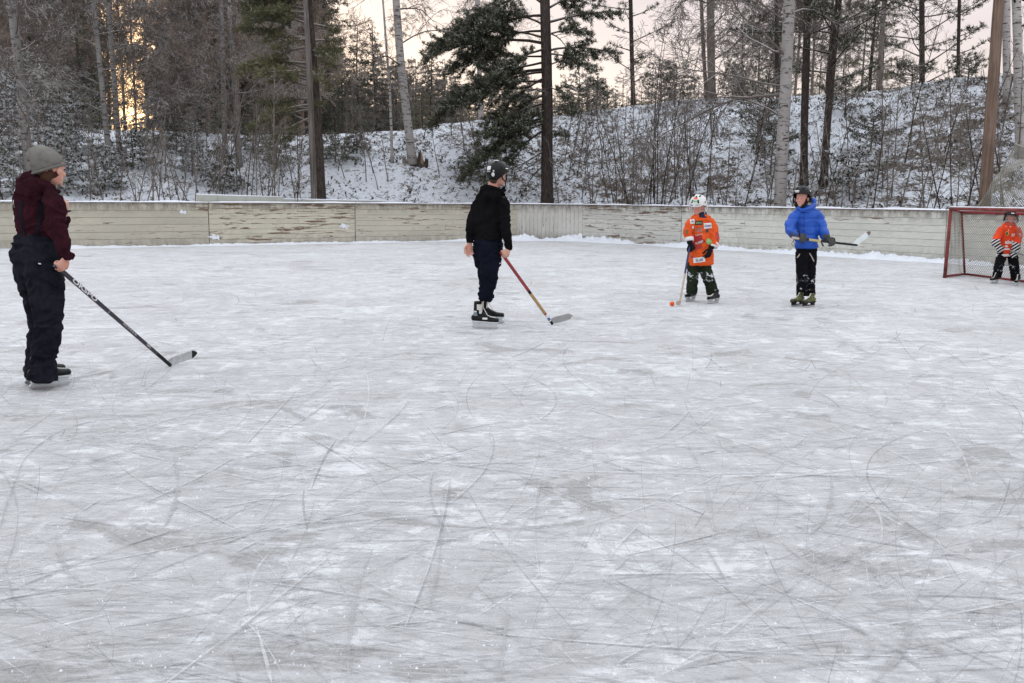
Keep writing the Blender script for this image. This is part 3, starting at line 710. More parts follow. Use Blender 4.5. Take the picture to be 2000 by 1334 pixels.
# thin pine on the crest right of the big pine, dark pines behind the blue jacket, others
conifer('pine', 'slim pine with an airy crown on the crest right of the big pine', 'pine', tpath(at_bank(1236, 42.6), 1230, 9, 0, .02), .095, .075, 51, 'pine', .9, 24, 2.0, BARK_P, NEEDLE, frost=.12, dens=1.0, twig=TWIG_D)
conifer('pine', 'straight dark pine standing just behind the thick white birch', 'pine', tpath(hit(1570, 366), 1577, 12, 0, 0), .118, .10, 52, 'pine', 4.2, 20, 2.9, BARK_P, NEEDLE, frost=.14, dens=.9, twig=TWIG_D)
conifer('pine', 'slanting black-trunked pine leaning right, above the blue jacket child', 'pine', tpath(hit(1608, 366), 1640, 12, 0, -.05), .115, .07, 53, 'pine', 3.0, 40, 3.8, BARK_P, NEEDLE, frost=.16, dens=.9, twig=TWIG_D)
conifer('pine', 'short slim pine on the crest between leaning birch and brown pole', 'pine', tpath(at_bank(1864, 35.6), 1874, 8, 0, 0), .06, .05, 54, 'pine', .6, 24, 1.7, BARK_P, NEEDLE, frost=.1, dens=.85, twig=TWIG_D)
conifer('pine', 'dark pine at the top right corner behind the white birches', 'pine', tpath(at_bank(2040, bdist(2000)+11), 2030, 10, 0, 0), .2, .15, 55, 'pine', 1.6, 30, 3.4, BARK_P, NEEDLE, frost=.12, dens=.9, twig=TWIG_D)
conifer('pine', 'pine overhanging the white sky between slanting pine and brown pole', 'pine', tpath(at_bank(1800, 46), 1800, 12, 0, 0), .13, .10, 56, 'pine', 1.0, 40, 3.4, BARK_P, NEEDLE, frost=.1, dens=.8, twig=TWIG_D)
conifer('pine', 'thin pine on the crest behind the frosted limbs of the thick birch', 'pine', tpath(at_bank(1518, 41.5), 1516, 10, 0, 0), .09, .07, 57, 'pine', 1.4, 22, 1.7, BARK_P, NEEDLE, frost=.12, dens=.9, twig=TWIG_D)
# small conifers on the bank
SM = [(45, 235, 3.4, 1.5, 'tall snow-laden spruce on the crest just right of the frost-covered birch', .75), (165, 250, 2.6, 1.2, 'snow-laden spruce on the crest left of the slender birches', .7), (100, 375, 2.0, 1.1, 'broad snow-laden spruce close behind the greyish cream boards', .85), (260, 330, 1.7, .9, 'snow-dusted spruce between slender birches and sapling thicket', .6), (0, 385, 2.4, 1.2, 'snow-laden spruce cut off by the left edge of the picture', .8), (430, 372, 1.6, .8, 'snow-dusted spruce low in the sapling thicket under the twin birches', .6), (405, 265, 2.2, 1.0, 'frosted spruce on the crest beside the twin birches', .5),
      (118, 345, 2.4, .9, 'snow-laden young spruce right of the grey beanie', .85), (150, 300, 2.2, .9, 'snowy young spruce highest on the bank at the far left', .8), (20, 320, 3.2, 1.3, 'snow-laden young spruce at the left edge behind the beanie', .85), (75, 262, 3.4, 1.4, 'frosted spruce standing below the frost-covered birch', .7),
      (205, 372, 1.5, .7, 'small snow-laden spruce right above the grey cream boards', .8), (376, 345, 1.9, .8, 'dark young spruce in the sapling thicket left of the pole', .55), (345, 300, 1.8, .8, 'young spruce near the crest in the left sapling thicket', .5), (495, 300, 1.9, .8, 'young spruce near the crest right of the twin birches', .5), (300, 285, 2.0, .8, 'frosted little spruce on the crest under the yellow glow', .55),
      (540, 330, 1.5, .7, 'small spruce left of the tall grey pole', .45), (655, 318, 1.1, .8, 'low spruce right of the tall grey pole', .35), (697, 300, .9, .5, 'tiny spruce on the slope left of the thin birch', .3), (915, 345, .9, .8, 'low spruce at the lower left of the big pine', .35),
      (1478, 300, 2.2, 1.1, 'bushy green young pine left of the thick birch foot', .3), (1500, 250, 2.0, 1.0, 'young pine high on the bank left of the thick birch', .3), (1505, 340, 1.7, .9, 'bushy young pine low on the bank beside the thick birch', .3), (1668, 395, 1.5, .9, 'snow-dusted young pine right of the blue jacket child', .7), (1700, 300, 1.2, .9, 'low young pine on the dark litter right of the slanting pine', .3), (1650, 230, 1.2, .9, 'low juniper-like pine near the crest by the slanting pine', .3),
      (1430, 200, 1.5, .7, 'small dark pine on the crest right of the thick grey birch', .15), (1318, 203, 1.6, .9, 'small dark pine on the crest left of the thick grey birch', .1), (1290, 208, 1.9, .9, 'small rounded pine on the crest near the slim airy pine', .1), (1130, 232, 1.9, .9, 'small pine on the crest beside the big pine', .25), (1165, 226, 1.6, .8, 'small pine on the crest between the big pine and the slim pine', .2),
      (1890, 165, 1.0, .9, 'low pine on the crest left of the brown pole', .15), (1780, 175, 1.0, .8, 'low pine on the crest right of the leaning birch', .15)]
for i, (px, py, h, Lb, lb, fr) in enumerate(SM):
    b = hit(px, py); b.z -= .05; r_ = random.Random(i)
    sp = 'spruce' in lb
    conifer('young_spruce' if sp else 'young_pine', lb, 'spruce' if sp else 'pine', [b, b+Vector((0, 0, h*.5)), b+Vector((r_.uniform(-.1, .1), 0, h))], .035, .008, 60+i, 'spruce' if sp else 'pine', .15 if sp else .25, int(14+h*11), Lb, BARK_G, NEEDLE_S if sp else NEEDLE, frost=fr, blades=9, nl=.10, nw=.011 if fr < .6 else .022, dens=1.2, twig=TWIG_F, fm=SNOWN if fr > .5 else None)

# broken stump by the birch
sb = hit(812, 324); root = empty('broken_stump', sb); tag(root, 'broken hollow stump with pale split wood beside the leaning birch', 'stump')
for (dx, h, r0, ln, m) in ((-.34, .42, .10, -.2, BARK_G), (.20, .60, .12, -.12, BARK_P), (.32, .40, .10, .18, BARK_P)):
    q = MB(); n = 9; vs = []
    for i in range(6):
        t = i/5
        for k in range(n):
            a = 2*math.pi*k/n; jag = (rng.uniform(-.2, .16) if i == 5 else 0); r_ = r0*(1.5-1.0*t)*(1+.25*noise.noise((k*2.1, i*.8, r0*40)))
            vs.append((dx+ln*t*.5+math.cos(a)*r_, math.sin(a)*r_, -.15+h*t+jag))
    q.add(vs, [(i*n+k, i*n+(k+1) % n, (i+1)*n+(k+1) % n, (i+1)*n+k) for i in range(5) for k in range(n)]+[tuple(5*n+k for k in range(n))]); q.build('stub', m, root)
q = MB(); q.add([(.20, -.15, .1), (.30, -.14, .05), (.25, -.09, .44), (.19, -.10, .55), (.24, -.06, .3)], [(0, 1, 2, 3), (0, 4, 3), (1, 4, 2)]); q.build('split_wood', plain('split_wood', (.30, .20, .12), .8, .1, .2, 10), root)

# ---- saplings
def make_sapling(seed, h):
    rr = random.Random(seed); root = empty('sapling', (0, 0, -100)); mb = MB(); n = 9; pts = []; p = Vector((0, 0, -.1)); d = Vector((rr.uniform(-.12, .12), rr.uniform(-.1, .1), 1))
    for i in range(n+1): pts.append(p.copy()); d = (d+rvec(rr)*.06).normalized(); p = p+d*h/n
    mb.tube(pts, [.017*(1-.75*i/n)+.003 for i in range(n+1)], 5)
    mb.build('trunk', TWIG_B if seed % 3 else TWIG_D, root, True); mb = MB()
    for i in range(int(h*3.2)):
        t = .25+.75*rr.random(); j = min(n-1, int(t*n)); a = pts[j].lerp(pts[j+1], t*n-j); az = rr.uniform(0, 6.28)
        limb(mb, rr, a, Vector((math.cos(az)*.7, math.sin(az)*.7, 1.1)), h*.26*(1.15-t)*rr.uniform(.6, 1.2)+.15, .009, 1, -.02, .8, .0036)
    mb.build('branches', TWIG_B, root, True); return root
protos = [make_sapling(100+i, h) for i, h in enumerate((2.0, 2.8, 3.6, 4.4, 3.2, 5.2))]
used = set(); rs = random.Random(77)
def sapling(px, D, k, label, group):
    o = protos[k] if k not in used else copy_tree(protos[k]); used.add(k)
    o.location = at_bank(px, D); o.rotation_euler = (rs.gauss(0, .05), rs.gauss(0, .10), rs.uniform(0, 6.28)); s = rs.uniform(.85, 1.15); o.scale = (s, s, s)
    tag(o, label, 'sapling', group)
SG = [(245, 360, 13, (.8, 7), (0, 1, 2, 4), 'thin bare sapling on the bank below the yellow glow, above the greyish cream boards', 'saplings left of the cream boards'),
      (360, 590, 34, (.8, 8), (1, 2, 3, 4), 'thin bare sapling in the dense thicket left of the tall grey pole', 'saplings left of the grey pole'),
      (0, 240, 16, (1.5, 9), (1, 2, 4), 'thin bare sapling among the snowy young spruces at the far left', 'saplings at the far left'),
      (650, 760, 9, (4, 8), (0, 0, 1), 'short bare sapling on the slope between grey pole and thin birch', 'saplings right of the grey pole'),
      (845, 960, 6, (4, 8), (0, 0, 1), 'short bare sapling on the white slope left of the big pine', 'saplings left of the big pine'),
      (1095, 1200, 14, (1, 6), (0, 1, 1, 4), 'bare sapling on the brown litter slope just right of the big pine', 'saplings right of the big pine'),
      (1200, 1370, 34, (.8, 5), (2, 3, 4, 5), 'tall bare sapling in the dense thicket above the child in the white helmet', 'saplings above the white helmet child'),
      (1370, 1520, 14, (.8, 8), (1, 2, 4), 'bare sapling on the slope left of the thick white birch', 'saplings left of the thick birch'),
      (1545, 1680, 14, (1, 6), (0, 0, 1, 2), 'low bare sapling beside the dark pine trunks above the blue jacket child', 'saplings above the blue jacket child'),
      (1690, 1910, 20, (1, 8), (1, 2, 3, 4, 5), 'bare sapling on the snowy slope between slanting pine and brown pole', 'saplings left of the brown pole'),
      (1930, 2010, 9, (2, 8), (1, 2), 'bare sapling right of the brown pole behind the hanging net', 'saplings right of the brown pole')]
for (x0, x1, n, (da, db), ks, lb, g) in SG:
    for i in range(n):
        px = x0+(x1-x0)*(i+rs.random())/n; sapling(px, bdist(px)+da+(db-da)*rs.random()**1.5, rs.choice(ks), lb, g)

# ---- the forest on the plateau
def pr(kind, seed, H, **k):
    b = Vector((0, 0, 0)); pth = [b, b+Vector((.05, 0, H*.3)), b+Vector((-.05, .05, H*.65)), b+Vector((0, 0, H))]
    return pth
FP = {'pine': [conifer('forest_pine', None, None, pr('p', 1, 15), .17, .05, 201, 'pine', 5.0, 46, 2.9, BARK_R, NEEDLE, frost=.06, blades=8, nl=.2, nw=.022, dens=.55),
               conifer('forest_pine', None, None, pr('p', 1, 13), .14, .04, 202, 'pine', 3.0, 44, 2.4, BARK_P, NEEDLE_O, frost=.06, blades=8, nl=.2, nw=.022, dens=.55)],
      'spruce': [conifer('forest_spruce', None, None, pr('s', 1, 14), .16, .02, 203, 'spruce', .6, 90, 2.5, BARK_P, NEEDLE_S, frost=.14, blades=8, nl=.2, nw=.024, dens=.5),
                 conifer('forest_spruce', None, None, pr('s', 1, 8), .10, .02, 204, 'spruce', .4, 60, 1.8, BARK_P, NEEDLE_S, frost=.12, blades=8, nl=.19, nw=.024, dens=.55)],
      'bare': [bare_tree('forest_birch', None, None, pr('b', 1, 13), .085, .03, 205+i, 2.2, 26, 3.0, BARK_G if i else BARK_R, TWIG_B if i else TWIG_L, .16, .8, dens=1.0, minr=.009, sides=7) for i in range(2)]}
fused = set(); rf = random.Random(404)
def forest(kind, k, px, D, s, label, group):
    o = FP[kind][k]
    if (kind, k) in fused: o = copy_tree(o)
    fused.add((kind, k)); o.location = at_bank(px, D); o.rotation_euler = (0, rf.gauss(0, .02), rf.uniform(0, 6.28)); o.scale = (s, s, s*rf.uniform(.92, 1.08))
    tag(o, label, {'pine': 'pine', 'spruce': 'spruce', 'bare': 'birch'}[kind], group)
LB = {'pine': 'tall pine in the dense forest behind the left bank', 'spruce': 'dark spruce in the dense forest behind the left bank', 'bare': 'bare brown birch in the dense forest behind the left bank'}
def in_glow(px, w=0): return 196-w < px < 222+w or 250-w < px < 306+w or 130 < px < 148
for i in range(46):
    px = -60+700*(i+rf.random())/46; D = rf.uniform(43.5, 60); kind = rf.choice(('bare', 'bare', 'pine', 'bare', 'bare', 'pine', 'spruce'))
    if in_glow(px, 14): 
        if rf.random() < .62: continue
        kind = 'bare'
    forest(kind, 0 if kind == 'bare' and rf.random() < .8 else rf.randrange(2), px, D, rf.uniform(.85, 1.1), LB[kind], 'forest behind the left bank '+kind)
for i in range(34):
    px = -80+720*(i+rf.random())/34; D = rf.uniform(62, 92); kind = rf.choice(('bare', 'pine', 'bare', 'spruce'))
    if in_glow(px, 12) and rf.random() < .8: continue
    forest(kind, 0, px, D, rf.uniform(1.1, 1.5), LB[kind], 'forest behind the left bank '+kind)
for i, (px, D, k_) in enumerate(((244, 47, 1), (266, 60, 1), (288, 50, 1), (214, 60, 1))):
    forest('bare' if k_ else 'pine', 1 if k_ else 0, px, D, rf.uniform(.85, 1.15), ('dark bare birch' if k_ else 'dark tall pine')+' silhouetted against the yellow glow of the low sun', 'trees in front of the yellow glow '+('birch' if k_ else 'pine'))
# lower trees whose tips show against the pink sky
for (px, ytop, D, k, lb) in ((701, 40, 58, 1, 'pointed spruce tip left of the leaning birch, taller neighbour of the pair'), (737, 42, 57, 1, 'pointed spruce immediately left of the leaning birch'), (672, 92, 56, 0, 'spruce right of the grey pole at the pink sky edge'), (648, 40, 60, 1, 'tall spruce behind the olive pine and right of the grey pole'),
                             (838, 92, 60, 1, 'spruce tip right of the leaning birch'), (775, 105, 62, 1, 'spruce behind the leaning birch trunk'), (868, 122, 64, 1, 'short spruce tip between leaning birch and big pine')):
    b = at_bank(px, D); top = W(px, ytop, D).z; base_h = 8.0 if k else 14.0
    forest('spruce', k, px, D, max(.4, (top-b.z)/base_h), lb, None); 
for i in range(46):
    px = 640+420*(i+rf.random())/46; D = rf.uniform(44, 75); kind = rf.choice(('bare', 'bare', 'bare', 'spruce', 'pine'))
    ytop = rf.uniform(110, 190) if px < 880 else rf.uniform(150, 205); b = at_bank(px, D); s = (W(px, ytop, D).z-b.z)/(13 if kind != 'spruce' else 8)
    if kind == 'pine': s *= .95
    forest(kind, 1, px, D, max(.2, s), {'bare': 'low bare birch behind the crest between grey pole and big pine', 'spruce': 'low spruce behind the crest between grey pole and big pine', 'pine': 'low pine behind the crest between grey pole and big pine'}[kind], 'low trees behind the crest '+kind)
for i in range(34):
    px = 1080+300*(i+rf.random())/34; D = rf.uniform(50, 90); kind = rf.choice(('pine', 'bare', 'spruce', 'pine'))
    ytop = rf.uniform(150, 195); b = at_bank(px, D); s = (W(px, ytop, D).z-b.z)/(13 if kind != 'spruce' else 8)
    forest(kind, 1, px, D, max(.2, s), {'bare': 'low bare birch behind the crest right of the big pine', 'spruce': 'low spruce behind the crest right of the big pine', 'pine': 'low pine behind the crest right of the big pine'}[kind], 'low trees behind the right crest '+kind)
for i in range(12):
    px = 1440+620*(i+rf.random())/26; D = rf.uniform(44, 62); kind = rf.choice(('pine', 'bare', 'bare'))
    forest(kind, 1, px, D, rf.uniform(.55, .8) if kind == 'pine' else rf.uniform(.6, .9), {'bare': 'thin bare birch behind the crest at the right', 'pine': 'pine behind the crest at the right'}[kind], 'trees behind the right crest '+kind)
# the far wood that closes the view, reads as one dark mass
fw = MB(); rw = random.Random(9)
for i in range(620):
    px = rw.uniform(-300, 2300); D = rw.uniform(95, 135)
    if 188 < px < 312 and rw.random() < .95: continue
    if px < 620 and rw.random() < .35+.5*noise.noise((px*.02, 3, 1)): continue
    ytop = -40 if px < 620 else (rw.uniform(95, 175) if px < 900 else rw.uniform(160, 205)); ytop += rw.uniform(-15, 25)
    x, y = col_xy(px, D); z = terrain_z(x, y); H = W(px, ytop, D).z-z
    if H < 2: continue
    base = Vector((x, y, z)); L = int(H*1.6)
    for j in range(L):
        t = j/L; w = (1-t)**.8*H*.13*rw.uniform(.7, 1.25)+.2; zz = z+H*(.08+.92*t); a0 = rw.uniform(0, 6.28)
        for q_ in range(6):
            a = a0+q_*1.047+rw.uniform(-.3, .3); d = Vector((math.cos(a), math.sin(a), -.25)); s = Vector((-d.y, d.x, 0))*w*.28; c = Vector((x, y, zz))
            fw.add([c, c+d*w+s, c+d*w*1.15-Vector((0, 0, .1)), c+d*w-s], [(0, 1, 2, 3)])
tag(fw.build('far_wood', m_leafy('far_wood_needles', (.22, .175, .14), (.38, .31, .25), .3)), 'distant dark wood closing the view behind the bank', 'wood', kind='stuff')

# ================================================================ POLES, NET
def m_pole(name, c0, c1):
    t = NT(name, .8, .15); a = t.noise(t.co(scale=(14, 14, .5)), 2.0, 8, .7, .3); b = t.noise(t.co(scale=(1, 1, .6)), 1.5, 4)
    t.color(t.mix(t.ramp(b, .4, .65, 0, .5), t.mix(t.ramp(a, .38, .62), c0, c1), tuple(x*.6 for x in c0))); t.bump(a, .5, .015); return t.mat
def pole(label, pb, pt, D, r0, r1, mat, H=11):
    b = at_bank(pb, D); b.z = min(b.z, W(pb, 380, D).z)-.3; T = W(pt, 0, D); u = T-b; rel = [Vector((0, 0, 0)), u*(H/u.z)]; root = empty('wooden_pole', b); tag(root, label, 'pole')
    q = MB(); n = 14; q.tube([rel[1]*(i/n)+Vector((.015*noise.noise((i*.7, r0, 1)), .0, 0)) for i in range(n+1)], [r0+(r1-r0)*i/n for i in range(n+1)], 16); q.build('shaft', mat, root, True); return root, rel[1]
g_, gu = pole('tall weathered grey wooden pole behind the cream boards', 612, 597, bdist(612)+1.0, .084, .066, m_pole('grey_pole_wood', (.075, .068, .062), (.21, .19, .175)))
q = MB(); q.tube([Vector((.10, -.02, .1)), Vector((.095, -.02, 0))+gu*.55], .012, 6); q.build('cable', m_wood_dark, g_)
D_ = bdist(1925)+1.2
r_, ru = pole('thick smooth brown wooden pole behind the goal', 1936, 1951, D_, .145, .10, m_pole('brown_pole_wood', (.115, .078, .058), (.25, .178, .138)))
# loose net hung from a rope beside the brown pole
def make_net(name, corners, nu, nv, rad, mat, parent=None, sag=.0, origin=None, wav=0.0, sides=3):
    A, B, C, E = [Vector(c) for c in corners]       # bottom-left, bottom-right, top-right, top-left
    q = MB(); nrm_ = (B-A).cross(E-A).normalized()
    def P(u, v):
        p = A*(1-u)*(1-v)+B*u*(1-v)+C*u*v+E*(1-u)*v
        return p+nrm_*(sag*4*u*(1-u)*math.sin(v*math.pi)+wav*noise.noise((u*5, v*4, rad*1e4)))
    k = max(nu, nv)
    def seg(fu):                                     # diagonals clipped to the unit square
        pts = [fu(i/ (k)) for i in range(k+1)]
        pts = [P(u, v) for u, v in pts if -1e-6 <= u <= 1+1e-6 and -1e-6 <= v <= 1+1e-6]
        if len(pts) > 1: q.tube(pts, rad, sides, cap=False)
    r_ = nu/nv
    for i in range(-nv, nu+1):
        n2 = nv*2
        for s_ in (1, -1):
            pts = []
            for j in range(n2+1):
                v = j/n2; u = (i+v*nv)/nu if s_ > 0 else (i+nv-v*nv)/nu
                if -1e-6 <= u <= 1+1e-6: pts.append(P(min(1, max(0, u)), v))
            if len(pts) > 1: q.tube(pts, rad, sides, cap=False)
    return q.build(name, mat, parent)
m_net = plain('net_cord', (.30, .29, .25), .8, .2, .15, 30)
Dn = D_-.55
nb0 = W(1905, 410, Dn); nb1 = W(2080, 410, Dn-1.2); nt1 = W(2080, 395, Dn-1.2); nt0 = W(1984, 281, Dn-.2)
root = empty('safety_net', nb0); tag(root, 'loose beige mesh net hanging to a point beside the brown pole', 'net')
sn = make_net('mesh', [nb0-nb0, nb1-nb0, W(2100, 330, Dn-1.4)-nb0, nt0-nb0], 34, 26, .0075, m_net, root, .12, wav=.25)
q = MB(); q.tube([nb0-nb0, (nt0-nb0)*.5+Vector((.05, 0, -.04)), nt0-nb0, (W(2100, 330, Dn-1.4)-nb0)], .018, 6); q.build('border_rope', m_net, root)
q = MB(); q.box(W(1940, 392, Dn-.1)-nb0, (.09, .05, .2)); q.build('white_tag', plain('white_tag', (.7, .75, .78), .6), root)
# ================================================================ FIGURE TOOLS
def frame_ring(c, t, X, rx, ry, sides):
    x = (X-t*X.dot(t)); x = x.normalized() if x.length > 1e-4 else t.orthogonal().normalized(); y = t.cross(x)
    return [c+x*rx*math.cos(2*math.pi*k/sides)+y*ry*math.sin(2*math.pi*k/sides) for k in range(sides)]
def loft(mb, secs, X=Vector((1, 0, 0)), sides=16, sub=4, cap=.5):
    """secs: (centre, rx, ry) list -> closed smooth body"""
    C = [Vector(s[0]) for s in secs]; n = len(C); S = []
    for i in range(n-1):
        p0, p1, p2, p3 = C[max(0, i-1)], C[i], C[i+1], C[min(n-1, i+2)]
        for j in range(sub):
            t = j/sub; c = .5*((2*p1)+(p2-p0)*t+(2*p0-5*p1+4*p2-p3)*t*t+(3*p1-p0-3*p2+p3)*t**3)
            u = t*t*(3-2*t); S.append((c, secs[i][1]*(1-u)+secs[i+1][1]*u, secs[i][2]*(1-u)+secs[i+1][2]*u))
    S.append((C[-1], secs[-1][1], secs[-1][2])); m = len(S); rings = []
    def tan(i): return (S[min(i+1, m-1)][0]-S[max(i-1, 0)][0]).normalized()
    t0, t1 = tan(0), tan(m-1); r0 = min(S[0][1:]); r1 = min(S[-1][1:])
    for a in (1.0, .8, .45): rings.append((S[0][0]-t0*r0*cap*a, S[0][1]*(1-a*a)**.5 if a < 1 else S[0][1]*.05, S[0][2]*(1-a*a)**.5 if a < 1 else S[0][2]*.05, t0))
    for i in range(m): rings.append((S[i][0], S[i][1], S[i][2], tan(i)))
    for a in (.45, .8, 1.0): rings.append((S[-1][0]+t1*r1*cap*a, S[-1][1]*(1-a*a)**.5 if a < 1 else S[-1][1]*.05, S[-1][2]*(1-a*a)**.5 if a < 1 else S[-1][2]*.05, t1))
    vs = []
    for c, rx, ry, t in rings: vs += frame_ring(c, t, X, rx, ry, sides)
    fs = [(i*sides+k, i*sides+(k+1) % sides, (i+1)*sides+(k+1) % sides, (i+1)*sides+k) for i in range(len(rings)-1) for k in range(sides)]
    fs += [tuple(range(sides-1, -1, -1)), tuple((len(rings)-1)*sides+k for k in range(sides))]
    mb.add(vs, fs)
def ball(mb, c, r, A=None, n=12):
    """ellipsoid, r = semi axes in frame A (columns)"""
    A = A or Matrix.Identity(3); vs = []; fs = []
    for i in range(n+1):
        th = math.pi*i/n
        for k in range(n*2):
            ph = math.pi*k/n; vs.append(Vector(c)+A @ Vector((r[0]*math.sin(th)*math.cos(ph), r[1]*math.sin(th)*math.sin(ph), r[2]*math.cos(th))))
    for i in range(n):
        for k in range(n*2):
            a, b = i*2*n+k, i*2*n+(k+1) % (2*n)
            if i == 0: fs.append((a, a+2*n, b+2*n))
            elif i == n-1: fs.append((a, a+2*n, b))
            else: fs.append((a, a+2*n, b+2*n, b))
    mb.add(vs, fs)
def smooth_union(mb, voxel, iters=4, fac=.5):
    """one continuous skin over overlapping shapes"""
    me = mb.mesh('tmp', []); o = bpy.data.objects.new('tmp', me); col.objects.link(o)
    m = o.modifiers.new('r', 'REMESH'); m.mode = 'VOXEL'; m.voxel_size = voxel
    if iters: s = o.modifiers.new('s', 'SMOOTH'); s.factor = fac; s.iterations = iters
    dg = bpy.context.evaluated_depsgraph_get(); res = bpy.data.meshes.new_from_object(o.evaluated_get(dg)); bpy.data.objects.remove(o)
    res.polygons.foreach_set('use_smooth', [True]*len(res.polygons)); return res
def wrinkle(me, amp, sx=7, sz=16, seed=0, fn=None):
    me.update(); vs = me.vertices; nn = [v.normal.copy() for v in vs]
    for v, n_ in zip(vs, nn):
        c = v.co; q = Vector((c.x*sx+seed, c.y*sx, c.z*sz+2.2*noise.noise(c*5)))
        w = 1-abs(noise.noise(q))*2.6; w2 = noise.noise(c*22+Vector((seed, 0, 0)))
        a = amp*(1 if fn is None else fn(c)); v.co = c+n_*(a*(.75*w-.35)+a*.35*w2)
    me.update()
def part(name, me, mats, parent):
    me.name = name
    me.materials.clear()
    for m in (mats if isinstance(mats, (list, tuple)) else [mats]): me.materials.append(m)
    return link(bpy.data.objects.new(name, me), parent)
def hand(mb, w, f, n, side, s, curl, thumb=.6, spread=.0, seed=0):
    f = f.normalized(); n = (n-f*n.dot(f)).normalized(); side = (side-f*side.dot(f)-n*side.dot(n)).normalized(); rr = random.Random(seed)
    loft(mb, [(w-f*.03*s, .027*s, .020*s), (w, .027*s, .018*s), (w+f*.035*s, .036*s, .017*s), (w+f*.075*s, .042*s, .0145*s), (w+f*.088*s, .040*s, .012*s)], side, 14, 3, .6)
    for j in range(4):
        r = (.0088, .0092, .0088, .0076)[j]*s; L = (.074, .084, .078, .060)[j]*s; b = w+f*(.084-.004*abs(j-1))*s+side*(.033-.0222*j)*s
        ang = 0; p = b; pts = [b-f*.015*s, b]
        for k, q in enumerate((.46, .30, .24)):
            ang += curl[k]*(1+.08*j+rr.uniform(-.05, .05)); d = f*math.cos(ang)+n*math.sin(ang)+side*spread*(1.5-j)*.12; p = p+d.normalized()*L*q; pts.append(p)
        loft(mb, [(pts[0], r, r), (pts[1], r*1.06, r*1.06), (pts[2], r, r), (pts[3], r*.93, r*.93), (pts[4], r*.8, r*.8)], side, 10, 2, .8)
    b = w+f*.022*s+side*.026*s; d1 = (side*.75+f*.75+n*.25).normalized(); d2 = (f*(.9-thumb*.3)+side*(.35-thumb*.6)+n*thumb).normalized(); p1 = b+d1*.042*s; p2 = p1+d2*.034*s; p3 = p2+(d2+n*thumb*.5-side*thumb*.4).normalized()*.027*s
    loft(mb, [(b, .015*s, .013*s), (p1, .0115*s, .011*s), (p2, .0105*s, .0098*s), (p3, .0085*s, .0078*s)], n, 10, 2, .8)
    return w+f*.085*s+n*.028*s
def head_frame(f, tilt=0.0):
    f = Vector(f).normalized(); U = Vector((0, 0, 1)); Rt = f.cross(U).normalized(); U = Rt.cross(f).normalized()
    if tilt: q = Matrix.Rotation(tilt, 3, f); U = q @ U; Rt = q @ Rt
    return f, Rt, U
def head(mb, c, fr, k):
    f, Rt, U = fr; A = Matrix((Rt, f, U)).transposed(); P = lambda x, y, z: c+(Rt*x+f*y+U*z)*k
    ball(mb, P(0, -.012, .028), (.077*k, .096*k, .092*k), A, 12); ball(mb, P(0, .022, -.045), (.057*k, .064*k, .062*k), A, 12)
    ball(mb, P(0, .070, -.092), (.023*k, .017*k, .018*k), A, 8); ball(mb, P(0, .066, .020), (.052*k, .020*k, .022*k), A, 8)
    for s_ in (-1, 1):
        ball(mb, P(.036*s_, .060, -.030), (.025*k, .022*k, .022*k), A, 8); ball(mb, P(.079*s_, -.004, -.012), (.010*k, .020*k, .031*k), A, 8)
        ball(mb, P(.012*s_, .094, -.037), (.009*k, .010*k, .008*k), A, 6)
    loft(mb, [(P(0, .078, .016), .009*k, .009*k), (P(0, .094, -.012), .010*k, .010*k), (P(0, .108, -.034), .012*k, .011*k)], Rt, 10, 3, .7)
    ball(mb, P(0, .084, -.062), (.024*k, .010*k, .006*k), A, 8); ball(mb, P(0, .083, -.071), (.020*k, .010*k, .006*k), A, 8)
def paint_face(me, c, fr, k, gaze=0):
    f, Rt, U = fr
    for v in me.vertices:                       # eye sockets
        q = v.co-c; x, y, z = q.dot(Rt)/k, q.dot(f)/k, q.dot(U)/k
        if y > .04:
            for s_ in (-1, 1):
                d = math.hypot(x-.031*s_, (z+.003)*1.3)
                if d < .026: v.co -= f*.0085*k*(1-(d/.026)**2)
                if d < .013: v.co += f*.006*k*(1-(d/.013)**2)
    for p in me.polygons:
        q = p.center-c; x, y, z = q.dot(Rt)/k, q.dot(f)/k, q.dot(U)/k
        if y > .05 and abs(z) < .12:
            ax = abs(x)
            if math.hypot((ax-.031), (z+.003)*2.0) < .0145: p.material_index = 3 if math.hypot(ax-.031, z+.003) < .0065 else 2
            elif abs(ax-.032) < .019 and abs(z-.021+abs(ax-.032)*.15) < .0045: p.material_index = 4
            elif ax < .023 and abs(z+.0665) < .0075-ax*.15 and y > .07: p.material_index = 1
skin_mats = {}
def skins(tone, name):
    t = NT('skin_'+name, .5, .35); v = t.co(); f = t.noise(v, 14, 3); t.color(t.mix(t.ramp(f, .35, .65), tone, (tone[0]*1.05, tone[1]*.82, tone[2]*.80)))
    t.bsdf.inputs['Subsurface Weight'].default_value = .08; t.bsdf.inputs['Subsurface Radius'].default_value = (.01, .004, .002)
    return [t.mat, plain('lips_'+name, (tone[0]*.8, tone[1]*.45, tone[2]*.45), .45), plain('eye_white', (.62, .60, .58), .2, .5), plain('iris', (.05, .05, .06), .15, .5), plain('brow', (.14, .09, .06), .8)]
